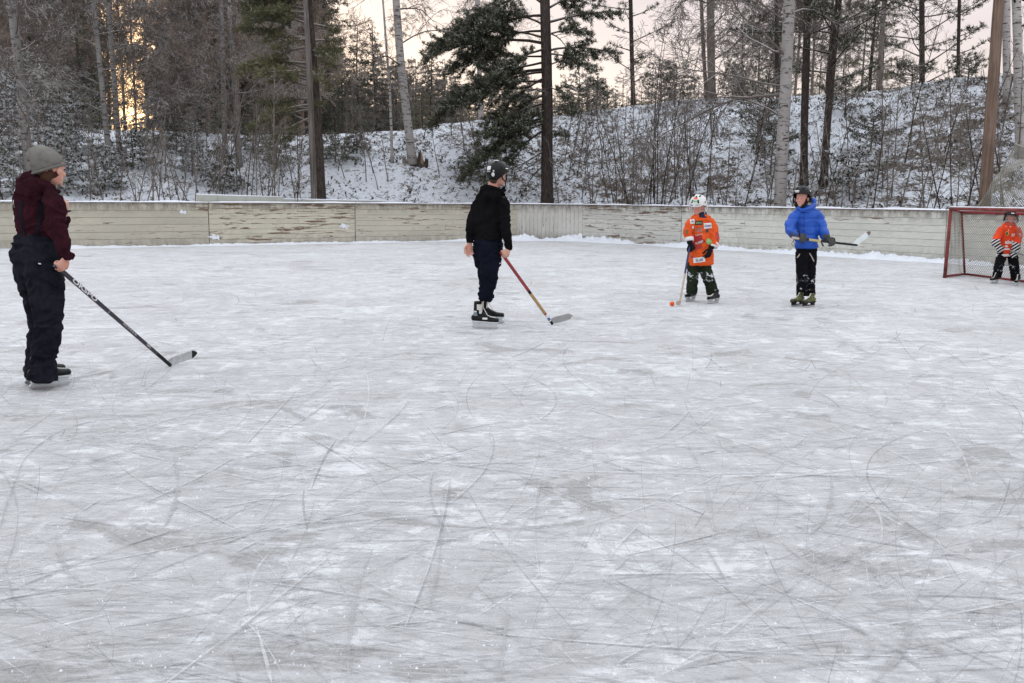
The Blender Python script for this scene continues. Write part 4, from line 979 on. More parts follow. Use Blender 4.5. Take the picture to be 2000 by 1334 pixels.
def cloth(name, c, c2=None, rough=.9, sc=55, bump=.5, spec=.12, snow=None):
    t = NT(name, rough, spec); v = t.co(); a = t.noise(v, sc, 4, .7); b = t.noise(v, 5, 4)
    c2 = c2 or tuple(x*.72 for x in c); cc = t.mix(t.ramp(t.math('ADD', t.math('MULTIPLY', a, .5), t.math('MULTIPLY', b, .5)), .4, .6), c2, c)
    if snow is not None:                       # snow stuck to the cloth between two heights
        sp = t.n('ShaderNodeSeparateXYZ'); t.l(v, sp.inputs[0]); z0, z1, amt = snow
        band = t.math('MULTIPLY', t.ramp(sp.outputs['Z'], z0-.06, z0+.04), t.ramp(sp.outputs['Z'], z1+.05, z1-.05)); band.node.use_clamp = True
        f = t.ramp(t.math('MULTIPLY', t.noise(v, 17, 5, .7, .6), band), amt, amt+.07); cc = t.mix(f, cc, (.62, .64, .68))
    t.color(cc); t.bump(a, bump, .004); return t.mat
def knit(): pass
class Fig:
    """one person: pixel measurements at distance D turned into a real figure"""
    def __init__(s, px, py, label):
        s.o = G(px, py); s.D = s.o.y; s.s = s.D/F; s.root = empty('person', s.o); tag(s.root, label, 'person', None)
    def J(s, px, py, dy=0.0): return W(px, py, s.D+dy)-s.o
    def secs(s, L, inner=1.0, dr=.8, add=0.0):
        return [(s.J(q[0], q[1], q[3]), max(.02, q[2]*s.s*inner+add), max(.02, q[2]*s.s*inner*(q[4] if len(q) > 4 else dr)+add)) for q in L]
def decal(target, fig, px, py, w, h, mat, name, dirv=Vector((0, 1, 0)), roll=0.0, off=.004, shape='rect', nu=6, nv=5, parent=None, up=Vector((0, 0, 1))):
    """a flat patch laid on a garment's surface; w, h in metres"""
    bv = BVHTree.FromObject(target, bpy.context.evaluated_depsgraph_get()) if not isinstance(target, BVHTree) else target
    c = fig.J(px, py, 0); d = dirv.normalized(); rt = d.cross(up).normalized(); uu = rt.cross(d).normalized()
    q = Matrix.Rotation(roll, 3, d); rt = q @ rt; uu = q @ uu; vs = []; ok = True; mb = MB()
    for i in range(nu+1):
        for j in range(nv+1):
            a, b = (i/nu-.5), (j/nv-.5)
            if shape == 'round': a, b = a*math.sqrt(max(0, 1-2*b*b)), b*math.sqrt(max(0, 1-2*a*a))
            p = c+rt*a*w+uu*b*h; r = bv.ray_cast(p-d*.6, d, 1.5)
            if r[0] is None: ok = False; hitp = p
            else: hitp = r[0]
            vs.append(hitp-d*off)
    if not ok: return None
    mb.add(vs, [(i*(nv+1)+j, (i+1)*(nv+1)+j, (i+1)*(nv+1)+j+1, i*(nv+1)+j+1) for i in range(nu) for j in range(nv)])
    return mb.build(name, mat, parent or target, True)
def text_mesh(txt, size, bold=.02):
    cu = bpy.data.curves.new('t', 'FONT'); cu.body = txt; cu.size = size; cu.align_x = 'CENTER'; cu.align_y = 'CENTER'; cu.offset = bold*size; cu.resolution_u = 2
    o = bpy.data.objects.new('t', cu); col.objects.link(o); me = bpy.data.meshes.new_from_object(o.evaluated_get(bpy.context.evaluated_depsgraph_get())); bpy.data.objects.remove(o); return me
def text_decal(target, fig, px, py, size, txt, mat, dirv=Vector((0, 1, 0)), roll=0.0, off=.0065, parent=None, bold=.02, sx=1.0):
    bv = BVHTree.FromObject(target, bpy.context.evaluated_depsgraph_get()); me = text_mesh(txt, size, bold); c = fig.J(px, py, 0); d = dirv.normalized()
    rt = d.cross(Vector((0, 0, 1))).normalized(); uu = rt.cross(d); q = Matrix.Rotation(roll, 3, d); rt = q @ rt; uu = q @ uu
    bm = bmesh.new(); bm.from_mesh(me); bmesh.ops.subdivide_edges(bm, edges=[e_ for e_ in bm.edges if e_.calc_length() > .03], cuts=1)
    for v in bm.verts:
        p = c+rt*v.co.x*sx+uu*v.co.y; r = bv.ray_cast(p-d*.6, d, 1.5); v.co = (r[0] if r[0] is not None else p)-d*off
    bm.to_mesh(me); bm.free(); me.materials.append(mat); me.name = 'lettering'; return link(bpy.data.objects.new('lettering', me), parent or target)

# ---- skates
M_BLK = plain('black_leather', (.008, .008, .009), .35, .18, .2, 20); M_HOLD = plain('skate_holder_plastic', (.55, .59, .60), .35, .45, .05, 20); M_STEEL = plain('blade_steel', (.55, .56, .58), .25, .5, .05, 20, 0, .9)
M_LACE = plain('white_laces', (.62, .60, .56), .8, .2, .1, 60)
def skate(fig, heel, toe, s, shaft_h=.17, sw=1.0, boot=M_BLK, hold=M_HOLD, tongue=None, panel=None, lean=0.0, laces=True, label=None):
    heel = Vector(heel); toe = Vector(toe); heel.z = toe.z = 0; X = (toe-heel).normalized(); Y = Vector((-X.y, X.x, 0)); k = s
    P = lambda x, y, z: heel+X*x*k+Y*y*k+Vector((0, 0, z*k))
    mb = MB()
    loft(mb, [(P(.0, 0, .115), .034*k, .036*k), (P(.06, 0, .112), .037*k, .040*k), (P(.13, 0, .105), .041*k, .036*k), (P(.20, 0, .098), .045*k, .030*k), (P(.265, 0, .096), .036*k, .026*k)], Y, 16, 3, .8)
    loft(mb, [(P(.035, 0, .10), .040*k, .048*k), (P(.045, 0, .15), .038*k*sw, .052*k*sw), (P(.045+lean*.3, 0, .19), .042*k*sw, .056*k*sw), (P(.045+lean, 0, .11+shaft_h), .050*k*sw, .060*k*sw)], Y, 16, 3, .3)
    loft(mb, [(P(.08, 0, .16), .030*k, .030*k), (P(.13, 0, .13), .034*k, .026*k), (P(.19, 0, .112), .036*k, .020*k)], Y, 14, 3, .8)
    me = smooth_union(mb, .006*k, 3); b = part('skate', me, boot, fig.root)
    if label: b['label'] = label
    mb = MB()                                    # holder: two towers on a rail
    for (xa, xb, xc, xd) in ((-.01, .075, .0, .055), (.165, .27, .19, .255)):
        vs = []
        for (x0, x1, z, t) in ((xa, xb, .082, .026), (xc, xd, .034, .013)):
            vs += [P(x0, -t, z), P(x1, -t, z), P(x1, t, z), P(x0, t, z)]
        mb.add(vs, [(3, 2, 1, 0), (4, 5, 6, 7), (0, 1, 5, 4), (1, 2, 6, 5), (2, 3, 7, 6), (3, 0, 4, 7)])
    prof = [(-.012, .040), (-.018, .026), (.28, .026), (.272, .040)]; vs = [P(x, t, z) for t in (-.010, .010) for x, z in prof]
    mb.add(vs, [(3, 2, 1, 0), (4, 5, 6, 7), (0, 1, 5, 4), (1, 2, 6, 5), (2, 3, 7, 6), (3, 0, 4, 7)])
    vs = [P(x, t, z) for t in (-.034, .034) for x, z in ((-.02, .087), (-.02, .076), (.275, .066), (.28, .078))]
    mb.add(vs, [(3, 2, 1, 0), (4, 5, 6, 7), (0, 1, 5, 4), (1, 2, 6, 5), (2, 3, 7, 6), (3, 0, 4, 7)])
    mb.build('blade_holder', hold, b)
    mb = MB(); pr_ = [(-.022, .026), (-.018, .008), (.0, .001), (.13, .0), (.255, .001), (.278, .010), (.286, .026)]; n = len(pr_); vs = [P(x, t, z) for t in (-.0025, .0025) for x, z in pr_]
    mb.add(vs, [tuple(range(n-1, -1, -1)), tuple(n+i for i in range(n))]+[(i, (i+1) % n, n+(i+1) % n, n+i) for i in range(n)]); mb.build('blade', M_STEEL, b)
    if tongue:
        mb = MB(); loft(mb, [(P(.095, 0, .155), .024*k, .008*k), (P(.088, 0, .19), .030*k, .009*k), (P(.095+lean, 0, .13+shaft_h), .032*k, .008*k), (P(.115+lean, 0, .155+shaft_h), .026*k, .007*k)], Y, 12, 3, .5)
        part('tongue', smooth_union(mb, .005*k, 1), tongue, b)
    if laces:
        mb = MB(); bv = BVHTree.FromPolygons([v.co for v in me.vertices], [tuple(p.vertices) for p in me.polygons]); q = []
        for i in range(9):
            t = i/8; x = .085+.115*t; z = .20-.075*t
            q.append((x, z))
        for i, (x, z) in enumerate(q[:-1]):
            for s_ in (-1, 1):
                a = P(x, .026*s_, z); c_ = P(q[i+1][0], -.026*s_, q[i+1][1]); pts = []
                for j in range(7):
                    p = a.lerp(c_, j/6); r = bv.find_nearest(p+(X*.05+Vector((0, 0, .06)))*k); pts.append(r[0]+r[1]*.002 if r[0] is not None else p)
                mb.tube(pts, .0042*k, 4)
        mb.build('laces', M_LACE, b)
    if panel: panel(P, b, me, k)
    return b, P

# ---- sticks
def stick(name, label, butt, heel, toe, segs, blade_mat, bh=.065, th=.009, w=.030, d=.021, tip_mat=None, toe_rise=.05, belly=.03, group='hockey sticks', hook=None, taped=None):
    butt, heel, toe = Vector(butt), Vector(heel), Vector(toe); o = heel.copy(); root = empty(name, o); tag(root, label, 'hockey stick', group)
    ax = (heel-butt); L = ax.length; ax.normalize(); bd = (toe-heel).normalized(); nrm_ = ax.cross(bd).normalized(); wd = nrm_.cross(ax).normalized()
    for (a, b, m, nm) in segs:
        q = MB(); n = 2; ring = []
        for t in (a, b):
            c = butt.lerp(heel, t)-o; x = w/2*(1 if t < .85 else .85); y = d/2; bev = .004
            for (i, j) in ((-x, -y+bev), (-x+bev, -y), (x-bev, -y), (x, -y+bev), (x, y-bev), (x-bev, y), (-x+bev, y), (-x, y-bev)): ring.append(c+wd*i+nrm_*j)
        q.add(ring, [tuple(range(7, -1, -1)), tuple(range(8, 16))]+[(k, (k+1) % 8, 8+(k+1) % 8, 8+k) for k in range(8)]); q.build(nm, m, root)
    q = MB(); n = 20; vs = []; up = (-ax-bd*(-ax).dot(bd)).normalized(); side = nrm_; mats = [blade_mat]+([tip_mat] if tip_mat else [])
    P0 = heel-ax*.055-o; P1 = heel-o+up*bh*.30; P2 = toe-o+up*(bh*.5+toe_rise)
    for i in range(n+1):
        t = i/n; c = P0*(1-t)**2+P1*2*t*(1-t)+P2*t*t; T = ((P1-P0)*(1-t)+(P2-P1)*t).normalized(); nu_ = (up-T*up.dot(T)); nu_ = nu_.normalized() if nu_.length > .05 else bd
        if t < .35: nu_ = (nu_*(t/.35)+(bd-T*bd.dot(T)).normalized()*(1-t/.35)*(1 if bd.dot(nu_) >= 0 else 1)).normalized()
        h = (w*.95+(bh-w*.95)*min(1, t*2.2))*(1 if t < .84 else max(.22, math.sqrt(max(0, 1-((t-.84)/.165)**2)))); c = c+side*belly*(-2*t*(1-t))
        th_ = d*.9*(1-min(1, t*3))+th*min(1, t*3)
        for (a, b) in ((-h*.5, th_*.4), (-h*.5, -th_*.4), (h*.5, -th_*.5), (h*.5, th_*.5)): vs.append(c+nu_*a+side*b)
    fs = [(i*4+k, i*4+(k+1) % 4, (i+1)*4+(k+1) % 4, (i+1)*4+k) for i in range(n) for k in range(4)]+[(3, 2, 1, 0), tuple(n*4+k for k in range(4))]
    q.add(vs, fs); b = q.build('blade', mats, root)
    if tip_mat:
        for i, p in enumerate(b.data.polygons):
            if i >= 4*int(n*.92) and i < 4*n: p.material_index = 1
    return root, (butt, heel, ax, wd, nrm_)

# ---- helmet
def helmet(fig, c, fr, k, mat, vent, cage=None, name='helmet', extra=None, strap=M_BLK, label=None):
    f, Rt, U = fr; A = Matrix((Rt, f, U)).transposed(); P = lambda x, y, z: c+(Rt*x+f*y+U*z)*k
    mb = MB(); n = 26; m = 44; vs = []
    for i in range(n+1):
        th = (i/n)**.9*2.0                         # from the crown down past the ears
        for j in range(m):
            ph = 2*math.pi*j/m; cx, cy = math.cos(ph), math.sin(ph)          # cy = +1 is the front
            lim = 1.43 if cy > .55 else (1.43+(.55-cy)*.8 if cy > -.1 else min(2.38, 1.95+(-.1-cy)*.9))      # how far down the rim goes
            t = th/2.0*lim; fl = 1+.02*max(0, t/lim-.85)/.15*(1 if cy > .4 else .3)
            rx, ry, rz = .099, .123, .108
            rid = 1+.028*math.exp(-((cx*math.sin(t)-.38)/.10)**2)+.028*math.exp(-((cx*math.sin(t)+.38)/.10)**2)-.02*math.exp(-(cx*math.sin(t)/.12)**2)
            x, y, z = rx*math.sin(t)*cx*fl*rid, ry*math.sin(t)*cy*fl*rid*(1 if cy > 0 else .97), rz*math.cos(t)*rid
            vs.append(P(x, y-.008, z+.038))
    fs = [(i*m+j, i*m+(j+1) % m, (i+1)*m+(j+1) % m, (i+1)*m+j) for i in range(n) for j in range(m)]
    mb.add(vs, fs); me = mb.mesh('helmet', mat, True); o = link(bpy.data.objects.new(name, me), fig.root)
    if label: o['label'] = label
    bm = bmesh.new(); bm.from_mesh(me); bmesh.ops.remove_doubles(bm, verts=bm.verts, dist=.0008*k)
    res = bmesh.ops.solidify(bm, geom=bm.faces[:], thickness=.007*k); bmesh.ops.recalc_face_normals(bm, faces=bm.faces); bm.to_mesh(me); bm.free()
    for p in me.polygons: p.use_smooth = True
    bv = BVHTree.FromPolygons([v.co for v in me.vertices], [tuple(p.vertices) for p in me.polygons])
    def patch(dx, dy, dz, w, h, mt, nm='vent', lift=.0025, shp=0, rot=0.0):          # raised or dark piece on the shell
        d = (Rt*dx+f*dy+U*dz).normalized(); cc = P(0, -.008, .038); r = bv.ray_cast(cc+d*.5, -d, .5)
        if r[0] is None: return
        x = d.cross(U).normalized() if abs(d.dot(U)) < .9 else d.cross(f).normalized(); y = x.cross(d); qm = Matrix.Rotation(rot, 3, d); x = qm @ x; y = qm @ y; q = MB(); N = 12; ring = []
        for a in range(N):
            an = 2*math.pi*a/N; e_ = .45 if shp == 0 else 1.0; ca, sa = math.cos(an), math.sin(an); px_, py_ = abs(ca)**e_*(1 if ca > 0 else -1)*w/2*k, abs(sa)**e_*(1 if sa > 0 else -1)*h/2*k
            rr_ = bv.ray_cast(r[0]+x*px_+y*py_+d*.08, -d, .3); ring.append((rr_[0] if rr_[0] is not None else r[0]+x*px_+y*py_)+d*lift*k)
        q.add(ring+[r[0]+d*(lift+.001)*k], [(a, (a+1) % N, N) for a in range(N)]); q.build(nm, mt, o, True)
    for (dx, dy, dz) in ((.30, .75, .60), (-.30, .75, .60), (0, .35, .95), (.33, .1, .95), (-.33, .1, .95), (.33, -.45, .8), (-.33, -.45, .8), (.95, .25, .35), (-.95, .25, .35), (.9, -.3, .35), (-.9, -.3, .35)):
        patch(dx, dy, dz, .022, .045 if abs(dx) < .5 else .020, vent)
    q = MB()                                        # ear guards and chin strap
    for s_ in (-1, 1):
        e_ = [P(.098*s_, .028, .01), P(.100*s_, .030, -.035), P(.098*s_, .005, -.055), P(.098*s_, -.025, -.03), P(.099*s_, -.03, .01)]; q.tube(e_, .0075*k, 6)
    q.build('ear_guard', mat, o, True)
    q = MB(); q.tube([P(.098, .02, .0), P(.085, .035, -.06), P(.05, .062, -.105), P(0, .072, -.117), P(-.05, .062, -.105), P(-.085, .035, -.06), P(-.098, .02, .0)], .0045*k, 5); q.build('chin_strap', strap, o, True)
    if cage:
        q = MB()
        for z in (.03, -.012, -.050, -.085): q.tube([P(.09*math.cos(a)*(1 if z > -.06 else .8), .045+.09*math.sin(a)*(1 if z > -.06 else .9), z) for a in [math.pi*i/12 for i in range(13)]], .0026*k, 4)
        for a in [math.pi*i/6 for i in range(7)]: q.tube([P(.09*math.cos(a)*(1 if z > -.06 else .8), .045+.09*math.sin(a)*(1 if z > -.06 else .9), z) for z in (.045, .0, -.05, -.075, -.10)], .0026*k, 4)
        q.build('cage', cage, o)
    if extra: extra(patch, P, o)
    return o, patch

def hair_mesh(fig, c, fr, k, mat, low=-.07, back=True):
    f, Rt, U = fr; A = Matrix((Rt, f, U)).transposed(); mb = MB(); P = lambda x, y, z: c+(Rt*x+f*y+U*z)*k
    ball(mb, P(0, -.022, .035), (.083*k, .095*k, .095*k), A, 12)
    if back: loft(mb, [(P(0, -.060, .0), .066*k, .045*k), (P(0, -.065, low*.6), .060*k, .038*k), (P(0, -.056, low), .050*k, .026*k)], Rt, 14, 3, .6)
    me = smooth_union(mb, .007, 2); wrinkle(me, .004, 40, 8); return part('hair', me, mat, fig.root)
# ================================================================ THE FIVE SKATERS
SK_A = skins((.52, .31, .235), 'warm'); SK_B = skins((.56, .33, .27), 'rosy')
def glove_union(mb, vox=.0055): return smooth_union(mb, vox, 2)
def arm_body(mb, fig, L, k=.55): loft(mb, fig.secs(L, k, 1.0), Vector((0, 1, 0)), 12, 3, .3)
def sleeve(mb, fig, L, add=0.0): loft(mb, fig.secs(L, 1.0, 1.0, add), Vector((0, 1, 0)), 18, 4, .12)
def axis_stick(fig, grip, butt_back, heel): ax = (heel-grip).normalized(); return grip-ax*butt_back, ax

def figure(fig, torso, armR, armL, legR, legL, neck, hc, fr, hk, hands, skin, top, trou, hood=None, topvox=.010, wr=.010, trw=.011, waist=None, extra_top=None):
    """torso/arm/leg tables are (px, py, half width px, depth offset[, depth ratio])"""
    mb = MB()
    loft(mb, fig.secs(torso, .74, .62)[1:], Vector((1, 0, 0)), 16, 3, .05)
    for L in (armR, armL): arm_body(mb, fig, L)
    for L in (legR, legL): loft(mb, fig.secs(L[:-1]+[(L[-1][0], L[-1][1]-3, L[-1][2], L[-1][3])], .5, 1.0), Vector((1, 0, 0)), 12, 3, .1)
    loft(mb, neck, Vector((1, 0, 0)), 14, 3, .3)
    head(mb, hc, fr, hk)
    grips = [h(mb) for h in hands]
    me = smooth_union(mb, .0052, 2, .4); paint_face(me, hc, fr, hk); body = part('body', me, skin, fig.root)
    mb = MB(); loft(mb, fig.secs(torso), Vector((1, 0, 0)), 22, 4, .12)
    for L in (armR, armL): sleeve(mb, fig, L)
    if hood: hood(mb)
    me = smooth_union(mb, topvox, 4, .5); wrinkle(me, wr, 7, 15, fig.D); jk = part(top[0], me, top[1], fig.root)
    mb = MB()
    for L in (legR, legL): loft(mb, fig.secs(L, 1, .95), Vector((1, 0, 0)), 20, 4, .08)
    if waist: loft(mb, fig.secs(waist), Vector((1, 0, 0)), 22, 4, .3)
    me = smooth_union(mb, topvox, 4, .5); wrinkle(me, trw, 8, 17, fig.D+3); tr = part(trou[0], me, trou[1], fig.root)
    return body, jk, tr, grips
PYOF = lambda f: None

# ---------------- 1: maroon jacket, grey beanie
f1 = Fig(88, 757, 'person in grey beanie, dark maroon jacket and black snow trousers holding a black stick'); J = f1.J
fr1 = head_frame((.42, .90, -.08)); hc1 = J(101, 331)
heel1 = G(333, 716)-f1.o; w1 = J(131, 504, -.16); ax1 = (heel1-w1).normalized()
fd = Vector((-.12, .1, -1)); fd = (fd-ax1*fd.dot(ax1)).normalized(); nn1 = ax1.cross(fd); nn1 = nn1 if nn1.y > 0 else -nn1
h1 = [lambda mb: hand(mb, w1, fd, nn1, ax1, 1.0, (1.15, 1.25, .9), .9, 0, 1),
      lambda mb: hand(mb, J(127, 418, .30), Vector((.08, -.1, 1)), Vector((-.9, .3, 0)), Vector((.2, -.9, 0)), .95, (.5, .6, .4), .4, 0, 2)]
def hood1(mb):
    loft(mb, [(J(72, 384, .0), .155, .125), (J(74, 372), .158, .128), (J(78, 362), .138, .115), (J(83, 355), .105, .098), (J(88, 350, .0), .080, .08)], Vector((1, 0, 0)), 20, 4, .2)
    loft(mb, [(J(42, 378, -.02), .03, .03), (J(50, 366, -.06), .045, .035), (J(72, 360, -.12), .045, .035), (J(98, 368, -.10), .035, .03), (J(112, 376, -.04), .025, .025)], Vector((0, 0, 1)), 14, 4, .5)
TOR1 = [(76, 468, 37, .02, .78), (75, 455, 37.5, .02, .78), (72, 432, 41.5, .0, .72), (72, 405, 44, 0, .66), (74, 385, 44, 0, .58), (78, 372, 36, 0, .58), (82, 362, 22, 0, .8)]
AR1 = [(100, 383, 15, -.10), (106, 400, 19.5, -.15), (108, 425, 20.5, -.17), (111, 448, 19, -.18), (118, 470, 16.5, -.18), (126, 487, 15, -.17), (131, 498, 13.5, -.16), (131, 506, 11.5, -.16)]
AL1 = [(60, 385, 15, .12), (90, 412, 15, .24), (112, 432, 14, .30), (119, 440, 13, .32), (124, 431, 11, .31), (127, 421, 9, .30)]
LR1 = [(78, 478, 38, -.03, .75), (80, 510, 38, -.05, .8), (88, 545, 35, -.07), (92, 587, 31, -.08), (95, 622, 27, -.08), (93, 650, 26, -.08), (86, 690, 24.5, -.08), (83, 722, 26, -.08), (82, 742, 28.5, -.08)]
LL1 = [(66, 478, 38, .05, .75), (62, 510, 38, .07, .8), (65, 545, 33, .09), (73, 587, 26, .1), (79, 622, 23, .1), (78, 650, 23, .1), (73, 690, 21, .1), (70, 715, 22, .1), (70, 736, 23.5, .1)]
WA1 = [(72, 456, 34, .02, .8), (72, 468, 42, .02, .8), (71, 492, 50, .02, .68), (74, 520, 48, 0, .66), (80, 545, 42, 0, .7)]
M_MAR = cloth('maroon_fleece', (.042, .011, .017), (.014, .005, .007), .98, 90, .9, .03); M_SNP = cloth('black_snow_trousers', (.014, .015, .022), (.006, .006, .010), .85, 30, .3, .05)
body, jk1, tr1, g = figure(f1, TOR1, AR1, AL1, LR1, LL1, [(J(82, 370), .06, .06), (J(90, 352), .055, .058), (J(95, 342), .055, .058)], hc1, fr1, 1.0, h1, SK_A, ('jacket', M_MAR), ('trousers', M_SNP), hood1, .0095, .019, .018, WA1)
mb = MB(); R_ = Vector((.95, .12, .30)).normalized()
loft(mb, [(J(96, 332), .104, .106), (J(93, 325), .112, .110), (J(88, 317), .112, .110), (J(81, 309), .100, .102), (J(73, 303), .078, .083), (J(67, 301), .050, .06)], R_, 24, 4, .3)
loft(mb, [(J(57, 309), .030, .045), (J(63, 304), .045, .06), (J(72, 303), .055, .07)], R_, 14, 3, .7)
me = smooth_union(mb, .008, 3); wrinkle(me, .008, 6, 8, 4); hat = part('beanie', me, cloth('grey_knit', (.185, .178, .160), (.12, .115, .105), .95, 120, .8, .04), f1.root)
mb = MB(); mb.add([], []); pts = [J(95.5, 330)+R_*(.110*math.cos(a))+Vector((-.1, 1, .1)).normalized()*(.111*math.sin(a)) for a in [2*math.pi*i/32 for i in range(33)]]
mb.tube(pts, .010, 8); mb.build('folded_rim', hat.data.materials[0], hat, True)
hair_mesh(f1, hc1-Vector((0, 0, .03)), fr1, .86, cloth('auburn_hair', (.09, .04, .022), (.05, .022, .014), .7, 80, .6), -.085)
skate(f1, G(63, 761)-f1.o, G(113, 754)-f1.o, 1.0, .12, .8, tongue=M_LACE); skate(f1, G(54, 751)-f1.o, G(119, 742)-f1.o, 1.0, .12, .8)
M_REFL = plain('reflective_tape', (.52, .53, .50), .5, .4, .1, 20)
for (px, py, w, h) in ((44, 398, .014, .055), (44, 427, .013, .05), (42, 372, .012, .014), (43, 447, .012, .014)): decal(jk1, f1, px, py, w, h, M_REFL, 'reflective_strip', Vector((.35, .93, 0)), 0, .004, 'round')
for (px, py, w, h, rl) in ((87, 470, .035, .014, .5), (89, 466, .018, .012, .9)): decal(jk1, f1, px, py, w, h, m_snowcap, 'snow_fleck', Vector((0, 1, 0)), rl, .005, 'round')
decal(jk1, f1, 115, 500, .035, .03, m_snowcap, 'snow_fleck', Vector((0, 1, 0)), .4, .005, 'round'); decal(tr1, f1, 99, 512, .022, .010, m_snowcap, 'snow_fleck', Vector((0, 1, 0)), .2, .005, 'round')
for (xa, ya, xb, yb) in ((52, 392, 58, 460), (96, 384, 84, 462)):     # braces of the snow trousers over the back
    mb = MB(); bv = BVHTree.FromObject(jk1, bpy.context.evaluated_depsgraph_get()); row = []
    for i in range(14):
        for sgn in (-1, 1):
            c = J(xa+(xb-xa)*i/13+sgn*3.2, ya+(yb-ya)*i/13); r = bv.ray_cast(c-Vector((0, .6, 0)), Vector((0, 1, 0)), 1.5); row.append((r[0] if r[0] is not None else c)-Vector((0, .005, 0)))
    mb.add(row, [(2*i, 2*i+1, 2*i+3, 2*i+2) for i in range(13)]); mb.build('brace', M_SNP, tr1, True)
mb = MB(); c = J(127.5, 413, .30); ring = [c+Vector((.036*math.cos(a), .03*math.sin(a), .004*math.cos(a))) for a in [2*math.pi*i/20 for i in range(21)]]; mb.tube(ring, .007, 6); mb.build('watch_strap', M_BLK, f1.root, True)
# stick
M_CARB = plain('black_carbon', (.02, .018, .026), .35, .5, .3, 25); M_GREYPRINT = plain('grey_print', (.42, .40, .41), .5, .3, .1, 60); M_WORNBL = plain('scuffed_white_blade', (.40, .42, .42), .55, .3, .22, 30)
grip = g[0]; butt = grip-(heel1-grip).normalized()*.025; hw1 = heel1+f1.o; toe1 = G(383, 705)
st1, (B_, H_, ax, wd, nr) = stick('hockey_stick', 'black hockey stick with pale worn blade and black tip, held by the beanie person', butt+f1.o, hw1+Vector((0, 0, .01)), toe1, [(0, .86, M_CARB, 'shaft'), (.86, 1.0, M_BLK, 'hosel')], M_WORNBL, .072, .010, .031, .022, M_BLK, .035, .02)
def stick_text(root, B_, H_, ax, wd, nr, txt, t0, size, mat, sx=1.35):
    me = text_mesh(txt, size, .03); me.materials.append(mat); me.name = 'lettering'; nface = -nr if (nr.y > 0) else nr; yv = nface.cross(ax)
    o0 = B_.lerp(H_, t0)-root.location+nface*.0125
    for v in me.vertices: v.co = o0+ax*v.co.x*sx+yv*v.co.y
    link(bpy.data.objects.new('lettering', me), root)
stick_text(st1, B_, H_, ax, wd, nr, 'OKSPO', .22, .042, plain('white_print', (.62, .61, .62), .5), 2.1)
stick_text(st1, B_, H_, ax, wd, nr, 'J', .42, .024, M_GREYPRINT); stick_text(st1, B_, H_, ax, wd, nr, 'PRO STOCK 85', .60, .020, M_GREYPRINT); stick_text(st1, B_, H_, ax, wd, nr, 'SBR', .775, .026, M_GREYPRINT)

# ---------------- 2: black hoodie, black helmet
f2 = Fig(950, 641, 'person in black hoodie and black helmet seen from behind, holding a red and tan stick'); J = f2.J
fr2 = head_frame((.72, .69, -.05)); hc2 = J(972, 343)
heel2 = G(1079, 635)-f2.o; w2 = J(994, 487, -.12); ax2 = (heel2-w2).normalized(); fd2 = Vector((.0, .0, -1)); fd2 = (fd2-ax2*fd2.dot(ax2)).normalized(); nn2 = ax2.cross(fd2); nn2 = nn2 if nn2.y > 0 else -nn2
h2 = [lambda mb: hand(mb, w2, fd2, nn2, ax2, 1.0, (1.15, 1.25, .9), .9, 0, 3),
      lambda mb: hand(mb, J(917, 475, -.02), Vector((-.02, .05, -1)), Vector((.35, -.9, 0)), Vector((-.9, -.3, 0)), 1.0, (.35, .55, .4), .35, .3, 4)]
def hood2(mb):
    loft(mb, [(J(961, 392), .155, .125), (J(961, 380), .135, .115), (J(961, 371), .115, .10), (J(962, 364), .095, .085)], Vector((1, 0, 0)), 20, 4, .1)
    loft(mb, [(J(941, 366, -.03), .018, .02), (J(942, 374, -.05), .035, .035), (J(952, 381, -.10), .045, .04), (J(968, 381, -.11), .045, .04), (J(982, 375, -.05), .03, .03), (J(984, 366, .02), .018, .02)], Vector((0, 0, 1)), 14, 4, .6)
TOR2 = [(953, 469, 28, 0, .7), (954, 455, 30, 0, .68), (957, 435, 33, 0, .62), (959, 410, 34.5, 0, .58), (960, 392, 33, 0, .54), (961, 380, 27, 0, .55), (962, 371, 16, 0, .8)]
AR2 = [(981, 387, 10, -.06), (984, 402, 11.5, -.09), (986, 425, 11, -.12), (988, 450, 9.5, -.13), (992, 470, 8.2, -.13), (994, 484, 7, -.12), (994, 490, 6, -.12)]
AL2 = [(938, 387, 9.5, .02), (931, 402, 10.5, .02), (923, 425, 9.5, .0), (919, 445, 8.8, -.02), (917, 462, 7.4, -.02), (917, 474, 6.2, -.02)]
LR2 = [(957, 478, 24, -.04, .8), (957, 500, 22, -.06), (957, 527, 19.5, -.07), (953, 552, 16.5, -.07), (949, 572, 15.5, -.08), (946, 587, 14.5, -.08)]
LL2 = [(951, 478, 24, .10, .8), (949, 500, 21, .14), (950, 527, 17.5, .18), (950, 552, 15, .2), (951, 572, 13.5, .22), (954, 584, 12.5, .24)]
WA2 = [(953, 462, 27, 0, .68), (953, 478, 29.5, 0, .66), (952, 500, 29, .03, .7), (954, 520, 25, .05, .8)]
M_HOOD = cloth('black_cotton', (.009, .008, .009), (.004, .004, .005), .95, 80, .5, .03); M_NAVY = cloth('dark_navy_cloth', (.008, .009, .018), (.004, .005, .009), .9, 50, .4, .04)
body, jk2, tr2, g = figure(f2, TOR2, AR2, AL2, LR2, LL2, [(J(962, 372), .062, .06), (J(964, 358), .056, .058), (J(967, 350), .056, .058)], hc2, fr2, 1.0, h2, SK_A, ('hoodie', M_HOOD), ('trousers', M_NAVY), hood2, .0095, .015, .016, WA2)
hair_mesh(f2, hc2, fr2, .97, cloth('brown_hair', (.07, .045, .03), (.04, .026, .018), .7, 80, .6), -.075)
M_HBK = plain('black_helmet_shell', (.005, .005, .006), .2, .22, .1, 20); M_HWH = plain('white_helmet_shell', (.62, .62, .60), .3, .5, .05, 20); M_VENT = plain('vent_hole', (.004, .004, .004), .8)
